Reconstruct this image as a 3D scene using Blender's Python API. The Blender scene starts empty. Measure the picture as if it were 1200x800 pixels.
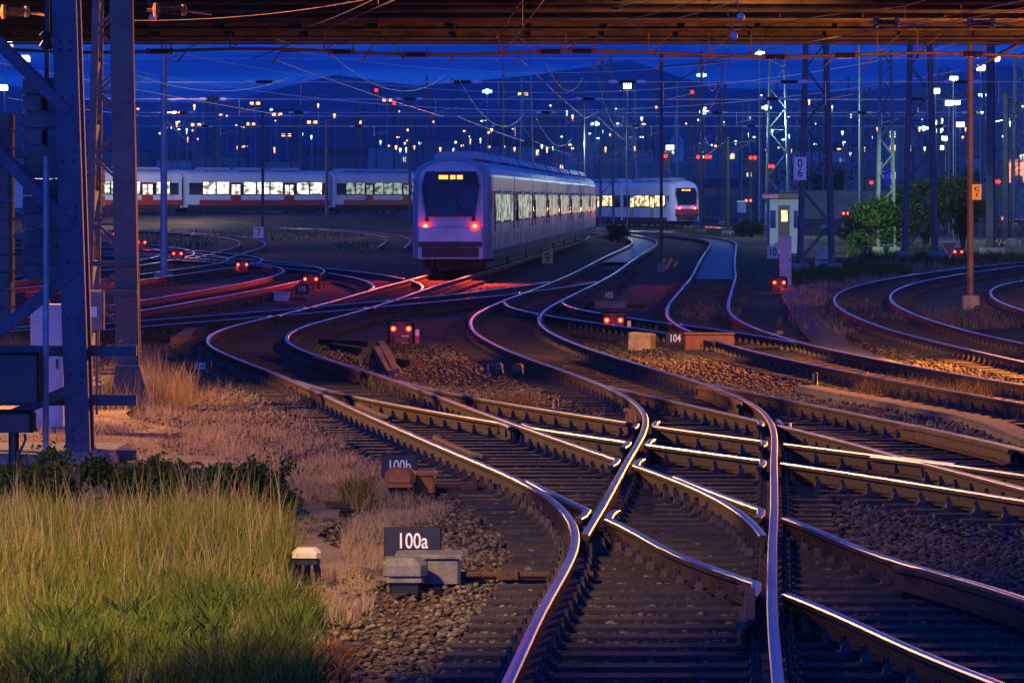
import bpy, math, random
import numpy as np
from mathutils import Vector, Matrix
random.seed(7); rng = np.random.default_rng(7)
S = bpy.context.scene
R = math.radians
# ------------------------------------------------------------------ camera, sky, sun, exposure
F, HY, RT = 5000.0, 232.0, 0.25          # focal length in photo pixels, horizon row, rail-top height
CZ = RT + 2.69
cam = bpy.data.cameras.new('camera'); co = bpy.data.objects.new('camera', cam)
S.collection.objects.link(co); S.camera = co
cam.sensor_width = 36; cam.lens = F / 1200 * 36
cam.clip_start = 0.5; cam.clip_end = 20000
co.location = (0, 0, CZ); co.rotation_euler = (R(90), 0, 0)
cam.shift_y = -(400 - HY) / 1200
W = bpy.data.worlds.new('World'); S.world = W; W.use_nodes = True
nt = W.node_tree; N = nt.nodes; LK = nt.links; N.clear()
SUN_EL, SUN_AZ = R(7.0), R(196)
def nd(t, **kw):
    n = N.new(t)
    for k, v in kw.items(): setattr(n, k, v)
    return n
sky = nd('ShaderNodeTexSky', sky_type='NISHITA', sun_disc=False, sun_elevation=SUN_EL, sun_rotation=SUN_AZ)
sky.ozone_density = 6.0
bw = nd('ShaderNodeRGBToBW'); LK.new(sky.outputs[0], bw.inputs[0])
tc = nd('ShaderNodeTexCoord'); mp = nd('ShaderNodeMapping'); mp.inputs['Scale'].default_value = (3.2, 3.2, 60)
ns = nd('ShaderNodeTexNoise'); ns.inputs['Scale'].default_value = 2.6; ns.inputs['Detail'].default_value = 5
LK.new(tc.outputs['Generated'], mp.inputs[0]); LK.new(mp.outputs[0], ns.inputs['Vector'])
cr = nd('ShaderNodeValToRGB')
cr.color_ramp.elements[0].position = .42; cr.color_ramp.elements[0].color = (.012, .24, 2.7, 1)
cr.color_ramp.elements[1].position = .62; cr.color_ramp.elements[1].color = (.05, .80, 5.4, 1)
LK.new(ns.outputs[0], cr.inputs[0])
mx = nd('ShaderNodeMix', data_type='RGBA', blend_type='MULTIPLY'); mx.inputs[0].default_value = 1
LK.new(cr.outputs[0], mx.inputs[6]); LK.new(bw.outputs[0], mx.inputs[7])
bg = nd('ShaderNodeBackground'); bg.inputs[1].default_value = 0.15
LK.new(mx.outputs[2], bg.inputs[0])
wo = nd('ShaderNodeOutputWorld'); LK.new(bg.outputs[0], wo.inputs[0])
sl = bpy.data.lights.new('sun', 'SUN'); sl.energy = 0.07; sl.angle = R(20); sl.color = (.80, .62, 1)
so = bpy.data.objects.new('sun', sl); S.collection.objects.link(so)
so.rotation_euler = (R(83), 0, R(16))
S.view_settings.view_transform = 'Standard'; S.view_settings.look = 'None'
S.view_settings.exposure = 0.0; S.view_settings.gamma = 1.0; S.view_settings.use_curve_mapping = False
S.render.engine = 'CYCLES'
S.cycles.use_denoising = True
S.cycles.max_bounces = 5; S.cycles.diffuse_bounces = 2; S.cycles.glossy_bounces = 3; S.cycles.transparent_max_bounces = 8
S.cycles.volume_bounces = 0
S.cycles.sample_clamp_indirect = 4
S.cycles.caustics_reflective = False; S.cycles.caustics_refractive = False

def lamp_light(name, loc, energy, color, radius=.15, spot=None, target=None, blend=.5):
    l = bpy.data.lights.new(name, 'SPOT' if spot else 'POINT'); l.energy = energy; l.color = color
    l.shadow_soft_size = radius
    o = bpy.data.objects.new(name, l); S.collection.objects.link(o); o.location = loc
    if spot:
        l.spot_size = R(spot); l.spot_blend = blend
        d = Vector(target) - Vector(loc); o.rotation_euler = d.to_track_quat('-Z', 'Y').to_euler()
    return o

# ------------------------------------------------------------------ pixel helpers (photo pixels 1200x800 -> world)
def at(px, py, d): return Vector(((px - 600) / F * d, d, CZ - (py - HY) / F * d))
def gd(py, z=0.0): return (CZ - z) * F / (py - HY)
def gnd(px, py, z=0.0): return at(px, py, gd(py, z))

# ------------------------------------------------------------------ materials
MATS = {}
def mat(name, col, rough=.7, metal=0., var=.25, scale=6., bump=.0, bscale=30., spec=.5, col2=None, coord='Object', detail=5):
    if name in MATS: return MATS[name]
    m = bpy.data.materials.new(name); m.use_nodes = True
    t = m.node_tree; b = t.nodes['Principled BSDF']
    b.inputs['Roughness'].default_value = rough; b.inputs['Metallic'].default_value = metal
    b.inputs['Specular IOR Level'].default_value = spec
    c = t.nodes.new('ShaderNodeTexCoord'); n = t.nodes.new('ShaderNodeTexNoise')
    n.inputs['Scale'].default_value = scale; n.inputs['Detail'].default_value = detail; n.inputs['Roughness'].default_value = .65
    t.links.new(c.outputs[coord], n.inputs['Vector'])
    r = t.nodes.new('ShaderNodeValToRGB')
    lo = [x * (1 - var) for x in col]; hi = [min(1, x * (1 + var)) for x in col] if col2 is None else col2
    r.color_ramp.elements[0].position = .32; r.color_ramp.elements[1].position = .68
    r.color_ramp.elements[0].color = (*lo, 1); r.color_ramp.elements[1].color = (*hi, 1)
    t.links.new(n.outputs[0], r.inputs[0]); t.links.new(r.outputs[0], b.inputs['Base Color'])
    if bump > 0:
        n2 = t.nodes.new('ShaderNodeTexNoise'); n2.inputs['Scale'].default_value = bscale; n2.inputs['Detail'].default_value = 6
        t.links.new(c.outputs[coord], n2.inputs['Vector'])
        bp = t.nodes.new('ShaderNodeBump'); bp.inputs['Strength'].default_value = bump; bp.inputs['Distance'].default_value = .03
        t.links.new(n2.outputs[0], bp.inputs['Height']); t.links.new(bp.outputs[0], b.inputs['Normal'])
    MATS[name] = m; return m
def emit(name, col, strength, sample=False):
    if name in MATS: return MATS[name]
    m = bpy.data.materials.new(name); m.use_nodes = True
    b = m.node_tree.nodes['Principled BSDF']; b.inputs['Base Color'].default_value = (*[min(.8, c) for c in col], 1)
    b.inputs['Emission Color'].default_value = (*col, 1); b.inputs['Emission Strength'].default_value = strength
    b.inputs['Roughness'].default_value = .4
    if not sample: m.cycles.emission_sampling = 'NONE'
    MATS[name] = m; return m
def leafmat(name, col, var=.5):
    if name in MATS: return MATS[name]
    m = mat(name, col, .75, 0, var, 3.0, spec=.2); t = m.node_tree; b = t.nodes['Principled BSDF']; o = t.nodes['Material Output']
    tr = t.nodes.new('ShaderNodeBsdfTranslucent'); mx = t.nodes.new('ShaderNodeMixShader'); mx.inputs[0].default_value = .42
    src = b.inputs['Base Color'].links[0].from_socket; t.links.new(src, tr.inputs[0])
    t.links.new(b.outputs[0], mx.inputs[1]); t.links.new(tr.outputs[0], mx.inputs[2]); t.links.new(mx.outputs[0], o.inputs[0])
    return m

M_steel = mat('galvanised_steel', (.30, .31, .34), .55, .3, .3, 3, .15, 40)
M_dark = mat('dark_paint', (.035, .036, .042), .5, 0, .4, 4)
M_black = mat('black_paint', (.012, .012, .013), .45, 0, .4, 6)
M_white = mat('white_paint', (.75, .74, .72), .5, 0, .12, 4)
M_conc = mat('concrete', (.24, .225, .21), .85, 0, .3, 5, .4, 30)
M_weight = mat('weight_concrete', (.12, .115, .115), .85, 0, .3, 3, .4, 25)
M_rust = mat('rusty_steel', (.085, .042, .026), .75, .1, .5, 9, .3, 60)
M_railtop = mat('polished_rail_head', (.50, .51, .55), .36, 1., .2, 1.2)
M_railside = mat('rail_side_rust', (.05, .028, .020), .7, .2, .5, 5, .3, 40)
M_sleeper = mat('sleeper_timber', (.034, .027, .024), .75, 0, .55, 4, .5, 18)
M_bed = mat('pale_sheen_bed', (.22, .23, .25), .5, 0, .35, .7, .3, 6)
M_chair = mat('chair_iron', (.06, .045, .04), .55, .5, .4, 8)
M_wire = mat('wire_copper', (.28, .24, .22), .4, .8, .2, 1)
M_porc = mat('brown_porcelain', (.075, .032, .018), .25, 0, .3, 8)
M_glass = mat('dark_glass', (.01, .012, .018), .08, 0, .3, 1, spec=.8)
M_orangepaint = mat('orange_oxide', (.30, .11, .035), .65, 0, .35, 4)
M_cream = mat('cream_paint', (.62, .54, .40), .5, 0, .15, 6)
M_grey = mat('grey_casting', (.16, .155, .15), .6, .1, .35, 7, .25, 40)
M_yellow = mat('yellow_plate', (.78, .42, .05), .5, 0, .1, 4)
M_bridge = mat('bridge_girder', (.16, .10, .065), .7, 0, .55, 1.5, .3, 8)
M_bridge2 = mat('bridge_soffit', (.10, .075, .06), .85, 0, .5, .8, .3, 6)
E_red = emit('signal_red', (1, .012, .006), 9, True)
E_redcore = emit('signal_red_core', (1, .22, .05), 6, False)
E_warm = emit('sodium_lamp', (1, .42, .09), 3.4)
E_white = emit('mercury_lamp', (.62, 1., .80), 2.3)
E_flood = emit('flood_lamp', (.95, 1., .66), 4.5)
E_amber = emit('amber_display', (1, .36, .03), 2.6, True)
def emit_win(name, col, strength, sc=1.3):
    m = emit(name, col, strength); t = m.node_tree; b = t.nodes['Principled BSDF']
    c = t.nodes.new('ShaderNodeTexCoord'); g = t.nodes.new('ShaderNodeMapping'); g.inputs['Scale'].default_value = (sc, sc, sc * 2.2)
    n = t.nodes.new('ShaderNodeTexNoise'); n.inputs['Scale'].default_value = .9; n.inputs['Detail'].default_value = 1.5
    r = t.nodes.new('ShaderNodeValToRGB'); e = r.color_ramp.elements
    e[0].position = .36; e[0].color = (*[q * .10 for q in col], 1); e[1].position = .6; e[1].color = (*col, 1)
    t.links.new(c.outputs['Object'], g.inputs[0]); t.links.new(g.outputs[0], n.inputs['Vector']); t.links.new(n.outputs[0], r.inputs[0]); t.links.new(r.outputs[0], b.inputs['Emission Color'])
    b.inputs['Base Color'].default_value = (.02, .02, .02, 1); b.inputs['Roughness'].default_value = .3
    return m
E_win = emit('lit_window', (.80, .86, .62), 1.6)
E_winw = emit_win('bright_window', (1., .97, .80), 2.2)
E_winy = emit_win('yellow_window', (1., .74, .32), 2.4)
E_ghost = emit_win('pale_green_window', (.62, .80, .62), .62)
E_cold = emit('dim_window', (.45, .58, .50), .28)

# ------------------------------------------------------------------ mesh builder
class MB:
    def __init__(s): s.v = []; s.f = []; s.m = []; s.n = 0
    def add(s, verts, faces, mi=0):
        o = s.n; s.v.extend([tuple(p) for p in verts]); s.n += len(verts)
        for f in faces: s.f.append(tuple(i + o for i in f)); s.m.append(mi)
        return s
    def box(s, c, sz, mi=0, rz=0., rx=0., taper=1.):
        x, y, z = sz[0] / 2, sz[1] / 2, sz[2] / 2
        P = [Vector((sx * x * (taper if sz_ > 0 else 1), sy * y * (taper if sz_ > 0 else 1), sz_ * z)) for sx in (-1, 1) for sy in (-1, 1) for sz_ in (-1, 1)]
        if rx or rz:
            M = Matrix.Rotation(rz, 3, 'Z') @ Matrix.Rotation(rx, 3, 'X'); P = [M @ p for p in P]
        P = [p + Vector(c) for p in P]
        return s.add(P, [(0, 1, 3, 2), (4, 6, 7, 5), (0, 4, 5, 1), (2, 3, 7, 6), (0, 2, 6, 4), (1, 5, 7, 3)], mi)
    def bev(s, c, sz, b=.02, mi=0):                    # box with chamfered vertical + top edges
        x, y, z = sz[0] / 2, sz[1] / 2, sz[2] / 2
        def ring(xx, yy, zz, bb): return [(xx - bb, -yy, zz), (xx, -yy + bb, zz), (xx, yy - bb, zz), (xx - bb, yy, zz), (-xx + bb, yy, zz), (-xx, yy - bb, zz), (-xx, -yy + bb, zz), (-xx + bb, -yy, zz)]
        rs = [ring(x, y, -z, b), ring(x, y, z - b, b), ring(x - b, y - b, z, b)]
        P = [Vector(p) + Vector(c) for r_ in rs for p in r_]
        f = [tuple(range(7, -1, -1)), tuple(range(16, 24))]
        for k in (0, 8):
            for i in range(8): f.append((k + i, k + (i + 1) % 8, k + 8 + (i + 1) % 8, k + 8 + i))
        return s.add(P, f, mi)
    def tube(s, pts, r, n=6, mi=0, cap=True):
        pts = [Vector(p) for p in pts]; k = len(pts); rr = r if isinstance(r, (list, tuple)) else [r] * k
        P = []; F_ = []
        for i, p in enumerate(pts):
            t = (pts[min(i + 1, k - 1)] - pts[max(i - 1, 0)]).normalized()
            u = t.cross(Vector((0, 0, 1)) if abs(t.z) < .9 else Vector((1, 0, 0))).normalized(); w = t.cross(u)
            for j in range(n):
                a = 2 * math.pi * j / n + math.pi / n
                P.append(p + (u * math.cos(a) + w * math.sin(a)) * rr[i])
        for i in range(k - 1):
            for j in range(n): F_.append((i * n + j, i * n + (j + 1) % n, (i + 1) * n + (j + 1) % n, (i + 1) * n + j))
        if cap: F_.append(tuple(range(n - 1, -1, -1))); F_.append(tuple(range((k - 1) * n, k * n)))
        return s.add(P, F_, mi)
    def bar(s, p, q, w, h=None, mi=0):
        h = h or w; p = Vector(p); q = Vector(q); t = (q - p).normalized()
        u = t.cross(Vector((0, 0, 1)) if abs(t.z) < .95 else Vector((0, 1, 0))).normalized(); v = t.cross(u)
        P = [a + u * (sx * w / 2) + v * (sy * h / 2) for a in (p, q) for sx, sy in ((-1, -1), (1, -1), (1, 1), (-1, 1))]
        return s.add(P, [(3, 2, 1, 0), (4, 5, 6, 7), (0, 1, 5, 4), (1, 2, 6, 5), (2, 3, 7, 6), (3, 0, 4, 7)], mi)
    def lathe(s, c, prof, n=14, axis='z', mi=0):
        P = []; F_ = []
        for r, h in prof:
            for j in range(n):
                a = 2 * math.pi * j / n; u, v = r * math.cos(a), r * math.sin(a)
                P.append(Vector(c) + Vector({'z': (u, v, h), 'y': (u, h, v), 'x': (h, u, v)}[axis]))
        for i in range(len(prof) - 1):
            for j in range(n): F_.append((i * n + j, i * n + (j + 1) % n, (i + 1) * n + (j + 1) % n, (i + 1) * n + j))
        F_.append(tuple(range(n))); F_.append(tuple(range((len(prof) - 1) * n, len(prof) * n)))
        return s.add(P, F_, mi)
    def ball(s, c, r, n=10, mi=0, sz=1.):
        return s.lathe(c, [(r * math.sin(a), -r * sz * math.cos(a)) for a in [math.pi * (i + .15) / (n * .5 + .3) for i in range(n // 2 + 1)]], n, 'z', mi)
    def build(s, name, mats, parent=None, world=True, smooth=False):
        if not isinstance(mats, (list, tuple)): mats = [mats]
        me = bpy.data.meshes.new(name)
        off = Vector((0, 0, 0))
        if parent is not None and world:
            p = parent
            while p is not None: off += p.location; p = p.parent
        me.from_pydata([(a[0] - off.x, a[1] - off.y, a[2] - off.z) for a in s.v], [], s.f)
        for m in mats: me.materials.append(m)
        me.polygons.foreach_set('material_index', s.m)
        if smooth: me.polygons.foreach_set('use_smooth', [True] * len(s.f))
        me.update()
        o = bpy.data.objects.new(name, me); S.collection.objects.link(o)
        if parent is not None: o.parent = parent
        return o
def raw(name, V, faces, mats, parent=None, smooth=False, mi=None):
    me = bpy.data.meshes.new(name)
    V = np.asarray(V, np.float32); faces = np.asarray(faces, np.int32); k = faces.shape[1]
    me.vertices.add(len(V)); me.vertices.foreach_set('co', V.ravel())
    me.loops.add(faces.size); me.loops.foreach_set('vertex_index', faces.ravel())
    me.polygons.add(len(faces)); me.polygons.foreach_set('loop_start', np.arange(0, faces.size, k, dtype=np.int32))
    for m in (mats if isinstance(mats, (list, tuple)) else [mats]): me.materials.append(m)
    if mi is not None: me.polygons.foreach_set('material_index', np.asarray(mi, np.int32))
    if smooth: me.polygons.foreach_set('use_smooth', np.ones(len(faces), bool))
    me.update(calc_edges=True); me.validate()
    o = bpy.data.objects.new(name, me); S.collection.objects.link(o)
    if parent is not None: o.parent = parent
    return o
def tag(o, label=None, cat=None, group=None, kind=None):
    if label: o['label'] = label
    if cat: o['category'] = cat
    if group: o['group'] = group
    if kind: o['kind'] = kind
    return o
def thing(name, label, cat, loc, group=None, rz=0.):
    o = bpy.data.objects.new(name, None); S.collection.objects.link(o); o.empty_display_size = .2
    o.location = loc; o.rotation_euler = (0, 0, rz)
    return tag(o, label, cat, group)
def text(name, s, size, loc, m, parent, world=True, ext=.002, sx=1.):
    cu = bpy.data.curves.new(name, 'FONT'); cu.body = s; cu.size = size; cu.align_x = 'CENTER'; cu.align_y = 'CENTER'
    cu.extrude = ext; cu.offset = size * .012; cu.space_line = .8
    t = bpy.data.objects.new(name, cu); S.collection.objects.link(t)
    me = bpy.data.meshes.new_from_object(t.evaluated_get(bpy.context.evaluated_depsgraph_get()))
    bpy.data.objects.remove(t)
    me.transform(Matrix.Rotation(R(90), 4, 'X') @ Matrix.Diagonal((sx, 1, 1, 1)))
    off = Vector((0, 0, 0)); p = parent
    while world and p is not None: off += p.location; p = p.parent
    me.transform(Matrix.Translation(Vector(loc) - off))
    me.materials.clear(); me.materials.append(m)
    o = bpy.data.objects.new(name, me); S.collection.objects.link(o); o.parent = parent
    return o

# ------------------------------------------------------------------ track centre lines x(d), fitted to the photo
TR = {
'main': [(23.3,0.703),(25.6,0.822),(28.1,0.959),(30.9,1.128),(34.0,1.323),(37.4,1.543),(41.1,1.769),(45.2,2.022),(49.7,2.290),(54.6,2.411),(60.0,2.188),(66.0,1.646),(72.6,0.968),(79.8,0.371),(87.7,-0.041),(96.4,-0.135),(106.0,0.186),(116.5,0.780),(128.1,1.485),(140.8,2.243),(154.8,2.997),(170.2,3.749),(187.1,4.563),(205.7,5.495),(226.1,6.563),(248.5,7.646),(273.2,8.387),(300.4,8.330),(330.2,7.076),(363.0,4.325),(399.1,-0.116),(438.7,-6.327)],
'left': [(23.3,0.702),(25.6,0.822),(28.1,0.957),(30.9,1.129),(34.0,1.257),(37.4,1.170),(41.1,0.794),(45.2,0.177),(49.7,-0.508),(54.6,-1.240),(60.0,-2.016),(66.0,-2.930),(72.6,-3.999),(79.8,-4.925),(87.7,-5.200),(96.4,-4.784),(106.0,-4.216),(116.5,-3.745),(128.1,-3.255),(140.8,-2.643),(154.8,-1.917),(170.2,-1.139),(187.1,-0.361),(205.7,0.447),(226.1,1.381),(248.5,2.501),(273.2,3.713),(300.4,4.722),(330.2,5.022),(363.0,4.071),(399.1,1.505),(438.7,-2.824)],
'slip': [(19.0,4.30),(23.6,3.525),(25.6,3.180),(27.6,2.902),(29.9,2.517),(32.4,2.027),(35.0,1.712),(37.9,1.302),(41.0,0.900)],
'cross': [(30.0,8.2),(37.7,5.573),(40.7,4.607),(43.9,3.497),(47.5,2.093),(51.3,0.741),(55.4,-0.536),(59.8,-1.716),(64.6,-2.658)],
'branch': [(32.0,6.7),(39.0,5.681),(42.0,5.250),(45.2,4.801),(48.7,4.335),(52.4,3.725),(56.4,3.045),(60.7,2.309),(65.3,1.600)],
'east': [(46.0,9.1),(54.9,7.660),(60.6,6.791),(67.0,5.897),(73.9,5.128),(81.6,4.571),(90.1,4.289),(99.5,4.374),(109.8,4.816),(121.2,5.462),(133.8,6.190),(147.7,6.974),(163.1,7.769),(180.1,8.640),(198.8,9.631),(219.5,10.749),(242.3,11.979),(267.5,13.100),(295.3,13.272),(326.0,11.642),(359.9,8.093),(397.4,2.701),(438.7,-4.601)],
'link': [(72.0,5.35),(78.6,4.75),(83.5,4.15),(88.6,3.339),(94.0,2.306),(99.8,1.388),(106.0,0.722),(112.5,0.551)],
'far_east': [(55.0,10.6),(69.4,9.279),(77.4,8.885),(86.3,8.573),(96.3,8.583),(107.4,8.961),(119.8,9.884),(133.6,11.689),(149.0,14.575),(166.2,18.525),(185.4,23.917),(210,33)],
'outer_east': [(80,13.6),(101.4,13.108),(106.5,13.252),(111.9,13.546),(117.5,13.993),(123.4,14.602),(129.6,15.437),(136.1,16.639),(142.9,18.288),(160,23.5),(175,29)],
'ladder': [(84,-10.2),(92,-7.9),(98.4,-6.080),(101.5,-5.2),(104.7,-4.4),(108.1,-3.559),(111.5,-2.7),(115.1,-1.85),(118.7,-1.05),(125.5,.15),(133,1.35),(140.8,2.243)],
'west': [(80,-12.4),(96.9,-10.239),(105.0,-9.536),(113.7,-8.998),(123.1,-8.430),(133.4,-7.930),(144.4,-7.596),(156.4,-7.651),(169.4,-8.669),(190,-13),(215,-21),(235,-29)],
'outer_west': [(120,-14.9),(148.1,-12.635),(155.8,-12.247),(163.9,-11.848),(172.4,-11.522),(181.4,-11.478),(190.8,-11.973),(200.7,-13.185),(211.1,-15.177),(235,-22),(260,-31)],
'curve': [(112,-3.93),(120,-3.62),(128.1,-3.45),(140,-4.05),(155,-6.0),(175,-10.4),(200,-18.5),(220,-27)],
'yard_inner': [(185,-13.4),(215,-14.0),(250,-15.2),(290,-18.8),(330,-25.5),(370,-35)],
'yard_outer': [(230,-6.6),(260,-7.0),(290,-7.9),(330,-11),(370,-17),(395,-22.5),(420,-30)],
'yard': [(110,-18.3),(150,-16.4),(190,-15.6),(215,-16.8),(245,-21.5),(280,-31),(300,-38)],
}
def spline(pts):
    d = np.array([p[0] for p in pts]); x = np.array([p[1] for p in pts]); u = np.log(d); n = len(u); h = np.diff(u)
    A = np.eye(n); b = np.zeros(n)
    for i in range(1, n - 1):
        A[i, i - 1] = h[i - 1]; A[i, i] = 2 * (h[i - 1] + h[i]); A[i, i + 1] = h[i]
        b[i] = 6 * ((x[i + 1] - x[i]) / h[i] - (x[i] - x[i - 1]) / h[i - 1])
    m2 = np.linalg.solve(A, b)
    def f(q):
        q = np.asarray(q, float); qc = np.clip(q, d[0], d[-1]); uq = np.log(qc); i = np.clip(np.searchsorted(u, uq) - 1, 0, n - 2)
        a = (u[i + 1] - uq) / h[i]; c = (uq - u[i]) / h[i]
        v = a * x[i] + c * x[i + 1] + ((a**3 - a) * m2[i] + (c**3 - c) * m2[i + 1]) * h[i]**2 / 6
        s0 = (x[1] - x[0]) / (d[1] - d[0]); s1 = (x[-1] - x[-2]) / (d[-1] - d[-2])
        return v + np.where(q < d[0], (q - d[0]) * s0, 0) + np.where(q > d[-1], (q - d[-1]) * s1, 0)
    return f
TX = {k: spline(v) for k, v in TR.items()}
HG = .7535
def railx(t, s, d):
    e = .05; sl_ = (TX[t](d + e) - TX[t](d - e)) / (2 * e)
    return TX[t](d) + s * HG * np.sqrt(1 + sl_**2)
# rails in order of precedence at crossings: (track, side, from, to)
RAILS = [('main', 1, 19, 436), ('left', -1, 19, 436), ('main', -1, 31.6, 436), ('left', 1, 29.5, 436),
 ('slip', -1, 19, 40.8), ('slip', 1, 19, 41.5), ('cross', -1, 30, 63.6), ('cross', 1, 30, 63.4), ('branch', -1, 32, 64.5), ('branch', 1, 32, 64.5),
 ('east', -1, 46, 436), ('east', 1, 46, 436), ('link', -1, 74, 111), ('link', 1, 76, 111),
 ('far_east', -1, 56, 205), ('far_east', 1, 56, 205), ('outer_east', -1, 84, 172), ('outer_east', 1, 84, 172),
 ('ladder', -1, 86, 138), ('ladder', 1, 86, 138), ('west', -1, 84, 230), ('west', 1, 84, 230), ('outer_west', -1, 122, 255), ('outer_west', 1, 122, 255),
 ('curve', -1, 118, 215), ('curve', 1, 118, 215), ('yard', -1, 112, 295), ('yard', 1, 112, 295), ('yard_inner', -1, 188, 365), ('yard_inner', 1, 188, 365), ('yard_outer', -1, 232, 415), ('yard_outer', 1, 232, 415)]
def dgrid(a, b): 
    g = [a]; 
    while g[-1] < b: g.append(g[-1] + (.12 if g[-1] < 60 else .3 if g[-1] < 120 else .9 if g[-1] < 250 else 1.8))
    g[-1] = b
    return np.array(g)

# ------------------------------------------------------------------ ground
def ground_mat():
    m = bpy.data.materials.new('ballast_ground'); m.use_nodes = True; t = m.node_tree; b = t.nodes['Principled BSDF']
    c = t.nodes.new('ShaderNodeTexCoord')
    def noise(sc, det=4):
        n = t.nodes.new('ShaderNodeTexNoise'); n.inputs['Scale'].default_value = sc; n.inputs['Detail'].default_value = det
        t.links.new(c.outputs['Object'], n.inputs['Vector']); return n
    vo = t.nodes.new('ShaderNodeTexVoronoi'); vo.inputs['Scale'].default_value = 16; t.links.new(c.outputs['Object'], vo.inputs['Vector'])
    r1 = t.nodes.new('ShaderNodeValToRGB'); e = r1.color_ramp.elements
    e[0].color = (.035, .026, .022, 1); e[1].color = (.20, .145, .11, 1); e[0].position = .1; e[1].position = .95
    t.links.new(vo.outputs['Color'], r1.inputs[0])
    n1 = noise(.35, 5); r2 = t.nodes.new('ShaderNodeValToRGB'); e = r2.color_ramp.elements
    e[0].position = .35; e[0].color = (.45, .42, .42, 1); e[1].position = .7; e[1].color = (1.15, 1.05, .95, 1)
    t.links.new(n1.outputs[0], r2.inputs[0])
    mx = t.nodes.new('ShaderNodeMix'); mx.data_type = 'RGBA'; mx.blend_type = 'MULTIPLY'; mx.inputs[0].default_value = 1
    t.links.new(r1.outputs[0], mx.inputs[6]); t.links.new(r2.outputs[0], mx.inputs[7]); t.links.new(mx.outputs[2], b.inputs['Base Color'])
    bp = t.nodes.new('ShaderNodeBump'); bp.inputs['Strength'].default_value = .9; bp.inputs['Distance'].default_value = .04
    t.links.new(vo.outputs['Distance'], bp.inputs['Height']); t.links.new(bp.outputs[0], b.inputs['Normal'])
    b.inputs['Roughness'].default_value = .8; b.inputs['Specular IOR Level'].default_value = .3
    return m
M_ground = ground_mat()
xs = np.concatenate([[-3000, -900, -250, -80], np.linspace(-40, 40, 41), [80, 250, 900, 3000]])
ys = np.concatenate([[-60, 0], np.linspace(15, 120, 90), np.linspace(125, 450, 60), [600, 900, 1500, 2600, 5000, 9500]])
gx, gy = np.meshgrid(xs, ys); gz = np.zeros_like(gx)
gz += .03 * np.sin(gx * .9 + gy * .13) * np.cos(gy * .21 + gx * .3) * ((gx > -40) & (gx < 40) & (gy > 16) & (gy < 440)) - .05
# a low bank on the far left that carries the regional train's line
gz += np.clip((gy - 380) / 25, 0, 1) * np.clip((-gx - 8) / 6, 0, 1) * np.clip((600 - gy) / 100, 0, 1) * 1.3
nx = len(xs); ny = len(ys)
idx = np.arange(nx * ny).reshape(ny, nx)
gf = np.stack([idx[:-1, :-1], idx[:-1, 1:], idx[1:, 1:], idx[1:, :-1]], -1).reshape(-1, 4)
tag(raw('ground', np.stack([gx, gy, gz], -1).reshape(-1, 3), gf, M_ground, smooth=True), 'brown stony ballast and soil of the railway yard', kind='structure')

# ------------------------------------------------------------------ rails with cut crossings and wing rails
PROF = [(-.036, -.014), (-.029, -.003), (0, 0), (.029, -.003), (.036, -.014), (.036, -.045), (.010, -.06), (.010, -.145), (.075, -.16), (.075, -.172), (-.075, -.172), (-.075, -.16), (-.010, -.145), (-.010, -.06), (-.036, -.045)]
PM = [0, 0, 0, 0] + [1] * 11
def sweep(mb, xy, zoff=0., prof=PROF, pm=PM):
    xy = np.asarray(xy); t = np.gradient(xy, axis=0); t /= np.linalg.norm(t, axis=1)[:, None]
    nrm = np.stack([t[:, 1], -t[:, 0]], 1); P = []
    for p, n_ in zip(xy, nrm):
        for a, b in prof: P.append((p[0] + n_[0] * a, p[1] + n_[1] * a, RT + zoff + b))
    k = len(prof); f = []; mi = []
    for i in range(len(xy) - 1):
        for j in range(k):
            f.append((i * k + j, i * k + (j + 1) % k, (i + 1) * k + (j + 1) % k, (i + 1) * k + j)); mi.append(pm[j])
    o = mb.n; mb.v.extend(P); mb.n += len(P)
    mb.f.extend([tuple(q + o for q in a) for a in f]); mb.m.extend(mi)
    mb.f.append(tuple(o + q for q in range(k))); mb.m.append(1)
    mb.f.append(tuple(o + (len(xy) - 1) * k + q for q in reversed(range(k)))); mb.m.append(1)
TL = {'main': 'main running track from the bottom centre that snakes back up the middle of the yard',
 'left': 'left track branching off the bottom switch and snaking back beneath the passenger train',
 'slip': 'short diverging track that crosses the main track and leaves at the lower right corner',
 'cross': 'diagonal crossing track from the left switch over the main track to the right edge',
 'branch': 'track peeling off the main track in the middle and leaving at the right edge',
 'east': 'long curving track right of the main one, passing the board reading 104',
 'link': 'short crossover linking the main track with the curve at its right',
 'far_east': 'curved track along the orange lit gravel at the right',
 'outer_east': 'rightmost curve of rails cut by the right edge of the picture',
 'ladder': 'thin crossover track slanting across the left curve behind the 102 board',
 'west': 'first track left of the passenger train, bending away behind the dwarf signals',
 'outer_west': 'second track left of the passenger train, bending left in the distance',
 'curve': 'track leaving the left curve just before the passenger train and bending left',
 'yard_inner': 'far left track bending away before the regional train',
 'yard_outer': 'farthest left track running close to the regional train',
 'yard': 'leftmost yard track far behind the lattice masts'}
ROOT = {}
for k in TL:
    p0 = TR[k][0]; ROOT[k] = thing('railway_track', TL[k], 'railway track', (p0[1], p0[0], 0))
rail_arr = []
for (t, s, a, b) in RAILS:
    d = dgrid(a, b); rail_arr.append((t, s, d, railx(t, s, d)))
RAIL_AT = []          # for chairs: kept segments (d0,d1,fx)
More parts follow.
